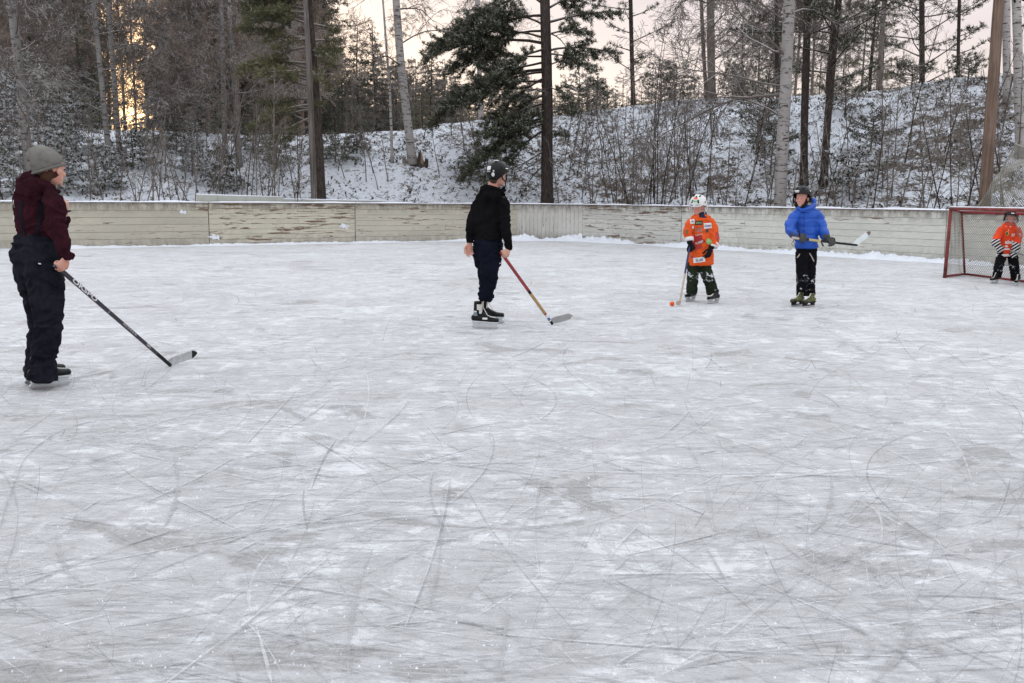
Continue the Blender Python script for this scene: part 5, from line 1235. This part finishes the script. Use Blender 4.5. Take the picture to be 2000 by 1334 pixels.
def ex2(patch, P, o):
    patch(-.75, -.75, .55, .060, .018, M_HWH, 'white_panel', .006); patch(.10, -1, .22, .050, .042, M_HWH, 'white_panel', .006); patch(.1, -1, -.04, .050, .014, plain('grey_sticker', (.3, .31, .33), .4), 'grey_panel', .006)
    patch(.45, -.85, -.28, .030, .044, M_HWH, 'round_sticker', .006, 1); patch(.5, -.85, .0, .016, .016, M_HWH, 'round_sticker', .006, 1); patch(.95, .32, .30, .050, .010, M_HWH, 'name_label', .006); patch(.3, -.45, .95, .045, .014, M_HWH, 'white_panel', .006); patch(.6, .7, .55, .03, .007, M_HWH, 'white_panel', .006)
helmet(f2, hc2, fr2, 1.06, M_HBK, M_VENT, None, 'helmet', ex2)
decal(tr2, f2, 974, 513, .028, .010, M_REFL, 'trouser_label', Vector((-.2, 1, 0)), 0, .004)
def pan2(P, b, me, k):
    bv = BVHTree.FromPolygons([v.co for v in me.vertices], [tuple(p.vertices) for p in me.polygons])
    for (x, z, w, h, m, nm) in ((.14, .115, .055, .020, M_HWH, 'side_label'), (.03, .155, .045, .03, plain('blue_grey_patch', (.16, .22, .28), .5), 'ankle_patch'), (.028, .185, .035, .018, M_HWH, 'ankle_patch'), (.075, .235, .05, .06, M_LACE, 'tongue_panel'), (.085, .19, .025, .05, M_LACE, 'tongue_panel')):
        vs = []
        for i in range(5):
            for j in range(4):
                a = P(x+(i/4-.5)*w, -.2, z+(j/3-.5)*h); d = (P(x, .2, z)-P(x, -.2, z)).normalized(); r = bv.ray_cast(a, d, .6); vs.append((r[0] if r[0] is not None else a+d*.17)-d*.003)
        q = MB(); q.add(vs, [(i*4+j, (i+1)*4+j, (i+1)*4+j+1, i*4+j+1) for i in range(4) for j in range(3)]); q.build(nm, m, b, True)
skate(f2, G(925, 641)-f2.o, G(968, 643)-f2.o, 1.0, .175, .88, tongue=M_LACE, panel=pan2, lean=.012); skate(f2, G(936, 631)-f2.o, G(977, 632)-f2.o, 1.0, .175, .88, tongue=M_LACE, lean=.012)
grip = g[0]; butt = grip-(heel2-grip).normalized()*.03
M_RED = plain('red_lacquer', (.26, .028, .032), .4, .4, .2, 14); M_TAN = plain('tan_wood', (.36, .24, .10), .5, .3, .15, 9); M_LGREY = plain('light_grey_tape', (.30, .30, .295), .6, .3, .15, 30); M_BLU = plain('blue_print', (.06, .10, .30), .5)
stick('hockey_stick', 'old wooden stick, red above and tan below, held by the hoodie person', butt+f2.o, heel2+f2.o+Vector((0, 0, .012)), G(1116, 632), [(0, .52, M_RED, 'red_shaft'), (.52, .56, M_BLK, 'black_band'), (.56, .84, M_TAN, 'tan_shaft'), (.84, .862, M_RED, 'red_band'), (.862, .905, M_HWH, 'white_label'), (.905, .94, M_BLU, 'blue_label'), (.94, .955, M_HWH, 'white_label'), (.955, 1.0, M_BLK, 'black_band')], M_LGREY, .075, .011, .032, .023, None, .055, .03)

# ---------------- 3: orange jersey, white helmet
f3 = Fig(1370, 590, 'child in white helmet and long orange jersey looking down at the ball'); J = f3.J
fr3 = head_frame((-.45, -.80, -.42)); hc3 = J(1364, 404.5)
heel3 = G(1327, 597)-f3.o; w3 = J(1347, 475, -.14); ax3 = (heel3-J(1346, 489, -.16)).normalized(); fd3 = Vector((.0, -.1, -1)); 
fdp = (Vector((.5, -.2, -.5))-ax3*Vector((.5, -.2, -.5)).dot(ax3)).normalized(); nn3 = ax3.cross(fdp); nn3 = nn3 if nn3.y > 0 else -nn3
KM = .84
h3 = [lambda mb: J(0, 0), lambda mb: J(0, 0)]
TOR3 = [(1369, 517, 25, .0, .72), (1369, 500, 24.5, 0, .70), (1370, 475, 22, 0, .66), (1370, 450, 20.5, 0, .60), (1369, 434, 21.5, 0, .56), (1369, 425, 20, 0, .55), (1369, 418, 12, 0, .8)]
AR3 = [(1352, 432, 8.5, -.02), (1347, 440, 9.5, -.04), (1343, 452, 9, -.07), (1345, 462, 8.5, -.11), (1347, 469, 8, -.13)]
AL3 = [(1385, 431, 9, .0), (1391, 442, 10, -.01), (1395, 457, 9.8, -.04), (1396, 470, 9.2, -.08), (1394, 481, 8.5, -.11)]
LR3 = [(1358, 505, 13, 0, .9), (1354, 522, 11.5, 0), (1353, 540, 11.2, -.02), (1352, 556, 11, 0), (1351, 573, 10.5, 0)]
LL3 = [(1377, 505, 13, 0, .9), (1377, 522, 12.5, 0), (1382, 540, 12.2, -.02), (1388, 556, 11.5, .0), (1392, 574, 11.5, .0)]
M_ORG = cloth('orange_jersey', (.74, .110, .022), (.52, .070, .016), .75, 60, .2); M_GRN = cloth('dark_green_trousers', (.022, .032, .019), (.011, .016, .010), .9, 40, .4, .06, (.26, .46, .54))
def hood3(mb): pass
body, jk3, tr3, g = figure(f3, TOR3, AR3, AL3, LR3, LL3, [(J(1370, 424), .05, .05), (J(1369, 415), .045, .047), (J(1367, 409), .045, .047)], hc3, fr3, .98,
    [lambda mb: hand(mb, w3, fdp*.5+Vector((0, 0, -.8)), nn3, ax3, .78, (1.1, 1.2, .9), .8, 0, 5), lambda mb: hand(mb, J(1389, 484, -.12), Vector((-.35, -.2, -1)), Vector((-.6, .8, 0)), Vector((-.8, -.6, 0)), .78, (.4, .5, .4), .3, .2, 6)],
    SK_B, ('jersey', M_ORG), ('trousers', M_GRN), hood3, .010, .012, .013)
M_GLV = cloth('black_gloves', (.012, .012, .013), (.007, .007, .008), .9, 60, .4)
for (w, f_, n_, s_, cu, wr0) in ((w3, fdp*.5+Vector((0, 0, -.8)), nn3, ax3, (1.05, 1.15, .8), J(1347, 466, -.12)), (J(1389, 484, -.12), Vector((-.35, -.2, -1)), Vector((-.6, .8, 0)), Vector((-.8, -.6, 0)), (.4, .5, .4), J(1394, 474, -.10))):
    mb = MB(); hand(mb, w, f_, n_, s_, 1.12, cu, .6, .5, 7); loft(mb, [(wr0, .042, .042), (w, .040, .036)], Vector((1, 0, 0)), 14, 3, .3); part('glove', smooth_union(mb, .0055, 2), M_GLV, f3.root)
M_COLL = plain('navy_collar', (.015, .02, .045), .8, .2, .2, 40)
mb = MB(); loft(mb, [(J(1370, 427, -.01), .092, .078), (J(1370, 421), .080, .07), (J(1369, 415), .064, .06)], Vector((1, 0, 0)), 20, 4, .15); me = smooth_union(mb, .008, 2); wrinkle(me, .005, 9, 12, 3); part('neck_warmer', me, M_COLL, f3.root)
def ex3(patch, P, o):
    patch(.02, .62, 1.0, .050, .028, plain('orange_sticker', (.75, .12, .04), .4), 'orange_sticker', .004); patch(.02, .85, .70, .075, .016, plain('green_sticker', (.12, .36, .16), .4), 'green_sticker', .004)
    patch(.35, .93, .30, .040, .012, M_BLU, 'blue_sticker', .004); patch(-.3, .95, .33, .06, .010, plain('grey_sticker_b', (.3, .32, .36), .4), 'grey_sticker', .004)
helmet(f3, hc3, fr3, 1.12, M_HWH, M_VENT, None, 'helmet', ex3, M_HWH)
M_WP = plain('white_patch', (.66, .66, .66), .6, .2, .05, 30); M_BP = plain('black_patch', (.02, .022, .02), .6); M_CRIM = plain('crimson_patch', (.33, .018, .022), .6); M_GREYP = plain('grey_patch', (.26, .21, .20), .6); M_GRNP = plain('green_patch', (.22, .45, .13), .6); M_NAVP = plain('navy_print', (.03, .05, .16), .6); M_GRNT = plain('green_print', (.25, .38, .16), .6)
dk = Vector((0, 1, 0))
for (px, py, w, h, m, nm, rl, sh) in ((1350, 432, .060, .062, M_WP, 'shoulder_patch', .0, 'rect'), (1363, 435, .10, .055, M_BP, 'chest_patch', -.04, 'rect'), (1380, 440.5, .105, .072, M_WP, 'chest_patch', -.1, 'rect'),
        (1379, 450, .045, .055, plain('dark_grey_crest', (.06, .06, .07), .6), 'small_crest', 0, 'round'), (1351, 443.5, .026, .042, M_WP, 'small_round_patch', 0, 'round'),
        (1362, 464, .10, .10, M_CRIM, 'emblem', -.12, 'rect'), (1363, 473, .16, .045, M_CRIM, 'emblem_banner', -.35, 'rect'), (1361, 482.5, .11, .05, plain('dark_red_patch', (.38, .03, .02), .6), 'emblem_base', -.35, 'rect'),
        (1381.5, 471, .070, .080, M_GRNP, 'green_round_patch', 0, 'round'), (1362.5, 506.5, .155, .068, M_WP, 'hem_patch', -.15, 'rect'), (1348.5, 502, .055, .085, M_WP, 'hem_patch', .1, 'rect')):
    decal(jk3, f3, px, py, w, h, m, nm, dk, rl, .004, sh)
for (px, py, sz, tx, m, rl, sx) in ((1363, 435, .038, 'BIMO?', M_GRNT, -.04, .8), (1380, 440.5, .050, 'Gran', M_NAVP, -.1, .9), (1350, 432, .032, 'sdb', M_NAVP, 0, .9), (1362, 449, .085, '103', M_GREYP, -.08, .8), (1363, 457.5, .036, 'bandy', plain('pink_script', (.75, .38, .30), .6), -.2, 1.2),
        (1363.5, 473, .042, 'KURBIT', M_WP, -.35, .75), (1381.5, 471, .045, 'VI', plain('pale_green_print', (.45, .62, .36), .6), 0, 1), (1363, 507, .046, 'ELGIR', M_NAVP, -.15, .8), (1349, 502, .05, 'V', M_NAVP, 0, 1)):
    text_decal(jk3, f3, px, py, sz, tx, m, dk, rl, .008, sx=sx)
decal(jk3, f3, 1398, 461, .055, .12, plain('crimson_sleeve', (.42, .05, .045), .7), 'sleeve_panel', dk, -.15, .004, 'round'); decal(jk3, f3, 1338, 452, .03, .06, plain('olive_sleeve', (.12, .10, .03), .7), 'sleeve_panel', dk, .1, .004, 'round')
# sleeve cuffs: white with navy print
for (a, b, ra, rb, ang) in (((1346.3, 464.0, -.12), (1347, 470.5, -.135), .060, .058, 0), ((1395.6, 474.5, -.09), (1393.6, 483, -.115), .064, .060, 0)):
    mb = MB(); A_, B2 = J(*a), J(*b); loft(mb, [(A_, ra, ra), (B2, rb, rb)], Vector((0, 1, 0)), 18, 3, .08); part('cuff', smooth_union(mb, .008, 2), M_WP, jk3)
skate(f3, G(1356, 587)-f3.o, G(1337, 590)-f3.o, .86, .10, .75, hold=plain('grey_holder', (.40, .42, .43), .4)); skate(f3, G(1402, 592)-f3.o, G(1378, 595)-f3.o, .86, .10, .75, hold=bpy.data.materials['grey_holder'])
hp = J(1345.5, 491, -.17); ax_ = (heel3-hp).normalized()
M_NVY = plain('navy_grip', (.03, .035, .11), .6, .3, .2, 20); M_PALEW = plain('pale_wood', (.42, .34, .27), .6, .3, .1, 12)
stick('hockey_stick', 'child-size stick with dark blue grip and pale wooden shaft beside the orange ball', hp+f3.o-ax_*.12, heel3+f3.o+Vector((0, 0, .012)), heel3+f3.o+Vector((-.07, -.16, 0)), [(0, .50, M_NVY, 'grip'), (.50, 1.0, M_PALEW, 'shaft')], M_PALEW, .055, .012, .028, .022, None, .03, .02)
bl = G(1312.5, 598); q = MB(); ball(q, Vector((0, 0, .031)), (.031, .031, .031), None, 14); b = q.build('bandy_ball', cloth('orange_cord', (.85, .12, .02), (.7, .09, .02), .7, 90, .5), None, True); b.location = bl; tag(b, 'small bright orange ball on the ice at the blade of the pale stick', 'ball')

# ---------------- 4: blue jacket, black helmet
f4 = Fig(1573, 596, 'child in bright blue padded jacket and black helmet holding a stick across the waist'); J = f4.J
fr4 = head_frame((-.62, -.78, .0)); hc4 = J(1567, 387.5)
gA = J(1563, 467, -.30); gB = J(1624, 473, -.16); buttw = J(1547, 464.5, -.33); heelw = J(1674, 479, -.02); ax4 = (heelw-buttw).normalized()
TOR4 = [(1575, 484, 22.5, 0, .74), (1575, 474, 22, 0, .72), (1575, 462, 22.5, 0, .70), (1575, 440, 22.5, 0, .64), (1574, 424, 24, 0, .58), (1574, 412, 21, 0, .58), (1574, 404, 14, 0, .8)]
AR4 = [(1557, 415, 9, -.02), (1550, 426, 10, -.06), (1543, 440, 10, -.10), (1545, 452, 9.5, -.18), (1553, 459, 8.8, -.25), (1558, 462, 8, -.28)]
AL4 = [(1591, 413, 9.5, .02), (1599, 426, 10.5, .01), (1604, 442, 10.5, -.02), (1609, 455, 9.8, -.08), (1614, 464, 8.8, -.12)]
LR4 = [(1567, 478, 13, 0), (1566, 500, 12.3, -.02), (1566, 530, 11.0, -.03), (1566, 555, 10.2, -.02), (1566, 578, 10.6, -.02)]
LL4 = [(1583, 478, 13, .02), (1583, 500, 12.3, .03), (1582, 530, 11.0, .03), (1582, 555, 10.2, .04), (1582, 577, 10.6, .04)]
M_BLUJ = cloth('blue_quilted_nylon', (.008, .080, .43), (.006, .055, .31), .45, 30, .15, .35); M_BLKT = cloth('black_ski_trousers', (.008, .008, .010), (.004, .004, .006), .85, 40, .3, .06, (.16, .46, .56))
def hood4(mb):
    loft(mb, [(J(1574, 414), .11, .10), (J(1574, 409), .090, .085), (J(1575, 406, .01), .075, .078)], Vector((1, 0, 0)), 20, 4, .1)
    loft(mb, [(J(1558, 406, -.05), .022, .022), (J(1565, 411, -.09), .024, .024), (J(1577, 409, -.09), .028, .026), (J(1588, 402, -.01), .034, .034), (J(1590, 395, .05), .033, .038), (J(1586, 389, .09), .03, .035)], Vector((0, 0, 1)), 14, 4, .6)
hA = dict(w=J(1556, 461, -.27), f=Vector((.75, -.25, -.45)), n=Vector((.1, .9, -.3)))
hB = dict(w=J(1616, 464, -.13), f=Vector((.65, -.2, -.75)), n=Vector((.0, .9, -.2)))
hands4 = [lambda mb: hand(mb, J(1556, 461, -.27), Vector((.8, -.25, -.35)), Vector((0, .9, -.2)), Vector((.3, .2, .9)), .80, (.9, 1.1, .8), .7, 0, 8), lambda mb: hand(mb, J(1616, 464, -.13), Vector((.65, -.2, -.7)), Vector((0, .9, -.2)), Vector((.7, .2, .6)), .80, (.9, 1.1, .8), .7, 0, 9)]
body, jk4, tr4, g = figure(f4, TOR4, AR4, AL4, LR4, LL4, [(J(1574, 408), .05, .05), (J(1572, 400), .045, .048), (J(1570, 394), .045, .048)], hc4, fr4, 1.0, hands4, SK_B, ('jacket', M_BLUJ), ('trousers', M_BLKT), hood4, .010, .006, .010)
for v in jk4.data.vertices:      # quilting: soft horizontal rolls between the seams
    z = v.co.z; ph = (z % .105)/.105; v.co += v.normal*(.013*abs(math.sin(ph*math.pi))**.7-.007)
M_GRYG = cloth('grey_gloves', (.085, .085, .085), (.055, .055, .055), .9, 60, .4)
for i, (w, f_, n_, s_, wr0) in enumerate(((J(1557, 461.5, -.28), Vector((.8, -.25, -.35)), Vector((0, .9, -.2)), Vector((.3, .2, .9)), J(1549, 457, -.235)), (J(1616, 465, -.14), Vector((.65, -.2, -.7)), Vector((0, .9, -.2)), Vector((.7, .2, .6)), J(1611.5, 461, -.11)))):
    mb = MB(); hand(mb, w, f_, n_, s_, 1.16, (.85, 1.0, .8), .6, .4, 10+i); loft(mb, [(wr0, .060, .060), (w, .050, .045)], Vector((0, 1, 0)), 16, 3, .15); part('glove', smooth_union(mb, .006, 2), M_GRYG, f4.root)
mb = MB(); ring = [J(1559, 458, -.30)+Vector((.018*math.cos(a), .0, .05*math.sin(a)+.0)) for a in [2*math.pi*i/14 for i in range(15)]]; mb.tube(ring, .008, 6); mb.build('wrist_strap', M_BLK, f4.root)
mb = MB(); ring = [J(1549, 476, -.14)+Vector((.018*math.cos(a), 0, .024*math.sin(a))) for a in [2*math.pi*i/14 for i in range(15)]]; mb.tube(ring, .0035, 5); mb.tube([J(1549, 472.5, -.14), J(1552, 466, -.13)], .004, 5); mb.build('drawcord', M_BLK, jk4)
mb = MB(); mb.tube([J(1601, 470, -.12), J(1605, 475, -.12), J(1608, 481, -.12)], [.004, .009, .012], 6); mb.build('drawcord', M_BLK, jk4)
M_BALA = plain('black_balaclava', (.012, .012, .013), .9, .1); f_, R4, U4 = fr4
mb = MB(); P4 = lambda x, y, z: hc4+(R4*x+f_*y+U4*z)*1.0
ball(mb, P4(0, -.030, .015), (.088, .090, .105), Matrix((R4, f_, U4)).transposed(), 12); loft(mb, [(P4(0, -.02, -.05), .072, .072), (P4(0, -.01, -.12), .066, .066), (P4(0, -.01, -.15), .070, .070)], R4, 16, 3, .3); loft(mb, [(P4(-.07, .03, -.05), .018, .02), (P4(-.045, .062, -.105), .018, .018), (P4(0, .07, -.125), .018, .016), (P4(.045, .062, -.105), .018, .018), (P4(.07, .03, -.05), .018, .02)], U4, 10, 3, .5)
part('balaclava', smooth_union(mb, .007, 2), M_BALA, f4.root)
def ex4(patch, P, o):
    patch(.25, .95, .42, .075, .012, M_HWH, 'white_lettering', .004); patch(.15, .95, .28, .05, .010, M_HWH, 'white_lettering', .004); patch(-.9, .2, .45, .02, .02, M_HWH, 'round_sticker', .004, 1)
helmet(f4, hc4, fr4, 1.13, M_HBK, M_VENT, None, 'helmet', ex4)
M_BEI = plain('beige_zip', (.42, .37, .30), .6)
for (px, py, w, h, rl) in ((1583.5, 502, .014, .13, -.55), (1556.5, 499, .012, .06, .45)): decal(tr4, f4, px, py, w, h, M_BEI, 'zip_pocket', dk, rl, .004, nv=8)
mb = MB(); bv = BVHTree.FromObject(jk4, bpy.context.evaluated_depsgraph_get()); pts = []
for i in range(22):
    c = J(1567-1*i/21, 412+66*i/21); r = bv.ray_cast(c-Vector((0, .6, 0)), Vector((0, 1, 0)), 1.5); pts.append((r[0] if r[0] is not None else c)-Vector((0, .002, 0)))
mb.tube(pts, .006, 5); mb.build('zip', plain('blue_zip', (.01, .05, .38), .5), jk4)
M_YG = cloth('yellow_green_skate_shell', (.12, .12, .022), (.008, .009, .007), .5, 24, .2, .4)
sk_lab = None
skate(f4, G(1567, 597)-f4.o, G(1552, 598.5)-f4.o, .86, .09, .8, boot=M_YG, hold=M_BLK); skate(f4, G(1589, 599)-f4.o, G(1569, 601)-f4.o, .86, .09, .8, boot=M_YG, hold=M_BLK)
M_YEL = plain('yellowed_shaft', (.40, .34, .16), .5, .3, .15, 14); M_WB = plain('white_taped_blade', (.60, .64, .64), .6, .2, .08, 30)
stick('hockey_stick', 'hockey stick with white taped blade held level by the blue jacket child', buttw+f4.o, heelw+f4.o, J(1704, 461, .10)+f4.o, [(0, .16, M_PALEW, 'butt'), (.16, .25, M_BLK, 'tape'), (.25, .43, M_YEL, 'yellow_shaft'), (.43, 1.0, M_BLK, 'black_shaft')], M_WB, .068, .011, .030, .022, plain('brown_tip', (.16, .12, .10), .7), .03, .03)

# ---------------- 5: goalkeeper
f5 = Fig(1962, 553, 'small child goalkeeper in orange jersey and caged helmet standing in the goal'); J = f5.J
fr5 = head_frame((-.28, -.95, -.10), R(-5)); hc5 = J(1975, 426)
TOR5 = [(1967, 499, 17, 0, .80), (1966, 490, 17, 0, .78), (1967, 475, 16.5, 0, .70), (1970, 458, 17.5, 0, .62), (1971, 447, 18.5, 0, .58), (1972, 440, 14, 0, .6), (1973, 435, 9, 0, .8)]
AR5 = [(1957, 446, 6.5, -.02), (1952, 455, 7.5, -.04), (1948, 464, 7.5, -.08), (1945, 472, 7.2, -.14)]
AL5 = [(1985, 446, 7, .0), (1989, 457, 7.6, -.02), (1987, 470, 7.5, -.07), (1983, 480, 7.2, -.12)]
LR5 = [(1960, 492, 10, 0), (1955, 505, 9.2, -.02), (1950, 522, 8.8, -.03), (1948, 535, 8.2, 0), (1947, 541, 8, 0)]
LL5 = [(1975, 492, 10.5, 0), (1979, 505, 9.6, -.02), (1981, 522, 9.4, -.03), (1983, 537, 9, 0), (1984, 546, 8.6, 0)]
M_ORG2 = cloth('orange_goal_jersey', (.74, .070, .022), (.58, .055, .018), .75, 60, .2); M_BKT2 = cloth('black_snow_pants', (.010, .010, .012), (.005, .005, .007), .85, 40, .3, .06, (.15, .40, .57))
body, jk5, tr5, g = figure(f5, TOR5, AR5, AL5, LR5, LL5, [(J(1972, 440), .045, .045), (J(1973, 434), .04, .042), (J(1974, 430), .04, .042)], hc5, fr5, .93,
    [lambda mb: hand(mb, J(1946, 476, -.17), Vector((.2, -.3, -.9)), Vector((.5, .5, 0)), Vector((.7, -.5, 0)), .66, (.8, .9, .7), .5, 0, 11), lambda mb: hand(mb, J(1982, 484, -.14), Vector((-.05, -.4, -.9)), Vector((-.2, .9, -.3)), Vector((-.9, -.1, 0)), .66, (.9, 1.0, .8), .5, 0, 12)],
    SK_B, ('jersey', M_ORG2), ('trousers', M_BKT2), None, .009, .008, .011)
M_NAVW = plain('blue_neck_warmer', (.02, .05, .16), .8, .2, .2, 40)
mb = MB(); loft(mb, [(J(1972, 442), .082, .07), (J(1972.5, 438), .074, .066), (J(1973, 434), .064, .06)], Vector((1, 0, 0)), 18, 3, .2); part('neck_warmer', smooth_union(mb, .008, 2), M_NAVW, f5.root)
def ex5(patch, P, o): patch(.1, .95, .42, .05, .016, M_HWH, 'white_label', .004)
helmet(f5, hc5, fr5, 1.08, M_HBK, M_VENT, plain('grey_cage', (.2, .2, .2), .4), 'helmet', ex5)
def stripe_mat(): 
    t = NT('striped_glove', .6, .3); v = t.co(rot=(R(25), R(30), R(20))); w = t.n('ShaderNodeTexWave'); w.wave_type = 'BANDS'; w.bands_direction = 'Z'; w.inputs['Scale'].default_value = 7.0; w.inputs['Distortion'].default_value = 1.2; t.l(v, w.inputs[0])
    t.color(t.mix(t.ramp(w.outputs[1], .62, .66), (.012, .012, .014), (.62, .62, .62))); return t.mat
M_STR = stripe_mat()
for (a, b, c_) in (((1944, 470, -.14), (1946, 480, -.18), (1953, 489, -.21)), ((1986, 478, -.11), (1982, 487, -.15), (1979, 497, -.20))):
    A_, B2, C2 = J(*a), J(*b), J(*c_); mb = MB(); loft(mb, [(A_, .078, .070), (A_.lerp(B2, .6), .074, .066), (B2, .064, .055)], Vector((1, 0, 0)), 18, 3, .2)
    hand(mb, B2+Vector((0, 0, .01)), (C2-B2), Vector((.2, .8, -.2)), Vector((1, -.2, 0)), 1.25, (.6, .8, .6), .5, .3, 13); part('glove', smooth_union(mb, .0065, 2), M_STR, f5.root)
mb = MB(); row = []; bv = BVHTree.FromObject(jk5, bpy.context.evaluated_depsgraph_get())
for (px, py) in ((1960.5, 441), (1970.5, 441), (1964.5, 451)):
    c = J(px, py); r = bv.ray_cast(c-Vector((0, .6, 0)), Vector((0, 1, 0)), 1.5); row.append((r[0] if r[0] is not None else c)-Vector((0, .006, 0)))
mb.add(row, [(0, 1, 2)]); mb.build('white_neck_insert', M_WP, jk5)
for (px, py, w, h, m, nm, rl, sh) in ((1962, 455.5, .050, .075, plain('yellow_crest', (.55, .42, .10), .6), 'crest', 0, 'round'), (1960, 480.5, .05, .032, M_WP, 'small_patch', 0, 'round'), (1959, 486, .11, .026, M_WP, 'small_patch', -.03, 'rect'), (1961.5, 455.5, .026, .055, M_BP, 'crest_figure', 0, 'round')):
    decal(jk5, f5, px, py, w, h, m, nm, dk, rl, .005 if nm != 'crest_figure' else .010, sh)
text_decal(jk5, f5, 1966, 472.5, .085, 'alnö', M_WP, dk, -.02, .007, bold=.04); text_decal(jk5, f5, 1973, 459, .062, '57', M_WP, dk, 0, .007, bold=.04)
for (px, py) in ((1984, 458),): text_decal(jk5, f5, px, py, .045, 'EK', M_WP, Vector((-.2, 1, 0)), R(75), .007)
mb = MB(); loft(mb, [(J(1964, 499.5, 0), .155, .118), (J(1964, 495.5, 0), .153, .117)], Vector((1, 0, 0)), 24, 3, .1); part('white_hem', smooth_union(mb, .008, 2), M_WP, jk5)
skate(f5, G(1948, 553)-f5.o, G(1934, 554)-f5.o, .76, .13, hold=M_HOLD); skate(f5, G(1988, 557)-f5.o, G(1979, 560)-f5.o, .76, .13, hold=M_HOLD)
stick('hockey_stick', 'grey goal stick held low by the goalkeeper, running out of the picture', J(1974, 490, -.20)+f5.o, J(2075, 522, -.3)+f5.o, J(2095, 512, -.4)+f5.o, [(0, 1.0, plain('grey_stick', (.25, .26, .24), .5), 'shaft')], M_WB, .09, .012, .03, .022)

# ================================================================ GOAL
M_GRED = plain('red_goal_paint', (.20, .022, .025), .55, .3, .35, 6); M_RUST = plain('worn_red_pipe', (.19, .045, .04), .7, .25, .45, 9)
FB = G(1845, 543); BBk = G(1884, 538); 
gl = (G(2000, 553)-BBk); gl.z = 0; gl.normalize(); Wg = 2.6
dv = (BBk-FB); dv.z = 0
FT = Vector((FB.x+.02, FB.y, 1.27)); pz = W(1878, 413, FB.y+(BBk.y-FB.y)*.55); BT = Vector((pz.x, pz.y, 1.20))
root = empty('goal', FB); tag(root, 'red framed goal with mesh net standing before the right boards', 'goal'); o = FB.copy(); E = gl*Wg
def gp(v): return v-o
def bar(nm, pts, r, m): q = MB(); q.tube([gp(p) for p in pts], r, 10); return q.build(nm, m, root, True)
bar('front_post', [FB, FT], .032, M_RUST); bar('front_post', [FB+E, FT+E], .032, M_RUST); bar('crossbar', [FT, FT+E], .030, M_RUST)
bar('rear_post', [BBk+Vector((0, 0, .02)), BT], .022, M_GRED); bar('rear_post', [BBk+E+Vector((0, 0, .02)), BT+E], .022, M_GRED); bar('rear_top_bar', [BT, BT+E], .026, M_GRED)
bar('base_bar', [FB+Vector((0, 0, .03)), BBk+Vector((0, 0, .03))], .022, M_GRED); bar('base_bar', [FB+E+Vector((0, 0, .03)), BBk+E+Vector((0, 0, .03))], .022, M_GRED); bar('rear_base_bar', [BBk+Vector((0, 0, .03)), BBk+E+Vector((0, 0, .03))], .022, M_GRED)
bar('top_side_bar', [FT, BT], .022, M_GRED); bar('top_side_bar', [FT+E, BT+E], .022, M_GRED)
q = MB(); n = 30; q.tube([gp(FT+E*(i/n)+Vector((0, 0, .030))) for i in range(n+1)], [.013+.010*max(0, noise.noise((i*.6, 2, 1))+.25) for i in range(n+1)], 6); q.build('snow_on_crossbar', m_snowcap, root, True)
M_NETG = plain('goal_net_cord', (.23, .215, .18), .8, .2, .15, 30)
mk_net = lambda A, B, C2, E2, nu, nv, sag: make_net('net', [gp(A), gp(B), gp(C2), gp(E2)], nu, nv, .0040, M_NETG, root, sag, wav=.02)
up3 = Vector((0, 0, .03))
mk_net(BBk+up3, BBk+E+up3, BT+E, BT, 46, 22, .05); mk_net(FB+up3, BBk+up3, BT, FT, 15, 22, .01); mk_net(FB+E+up3, BBk+E+up3, BT+E, FT+E, 15, 22, .01); 
# things fallen on the ice: a chip of bark and a leaf crumb
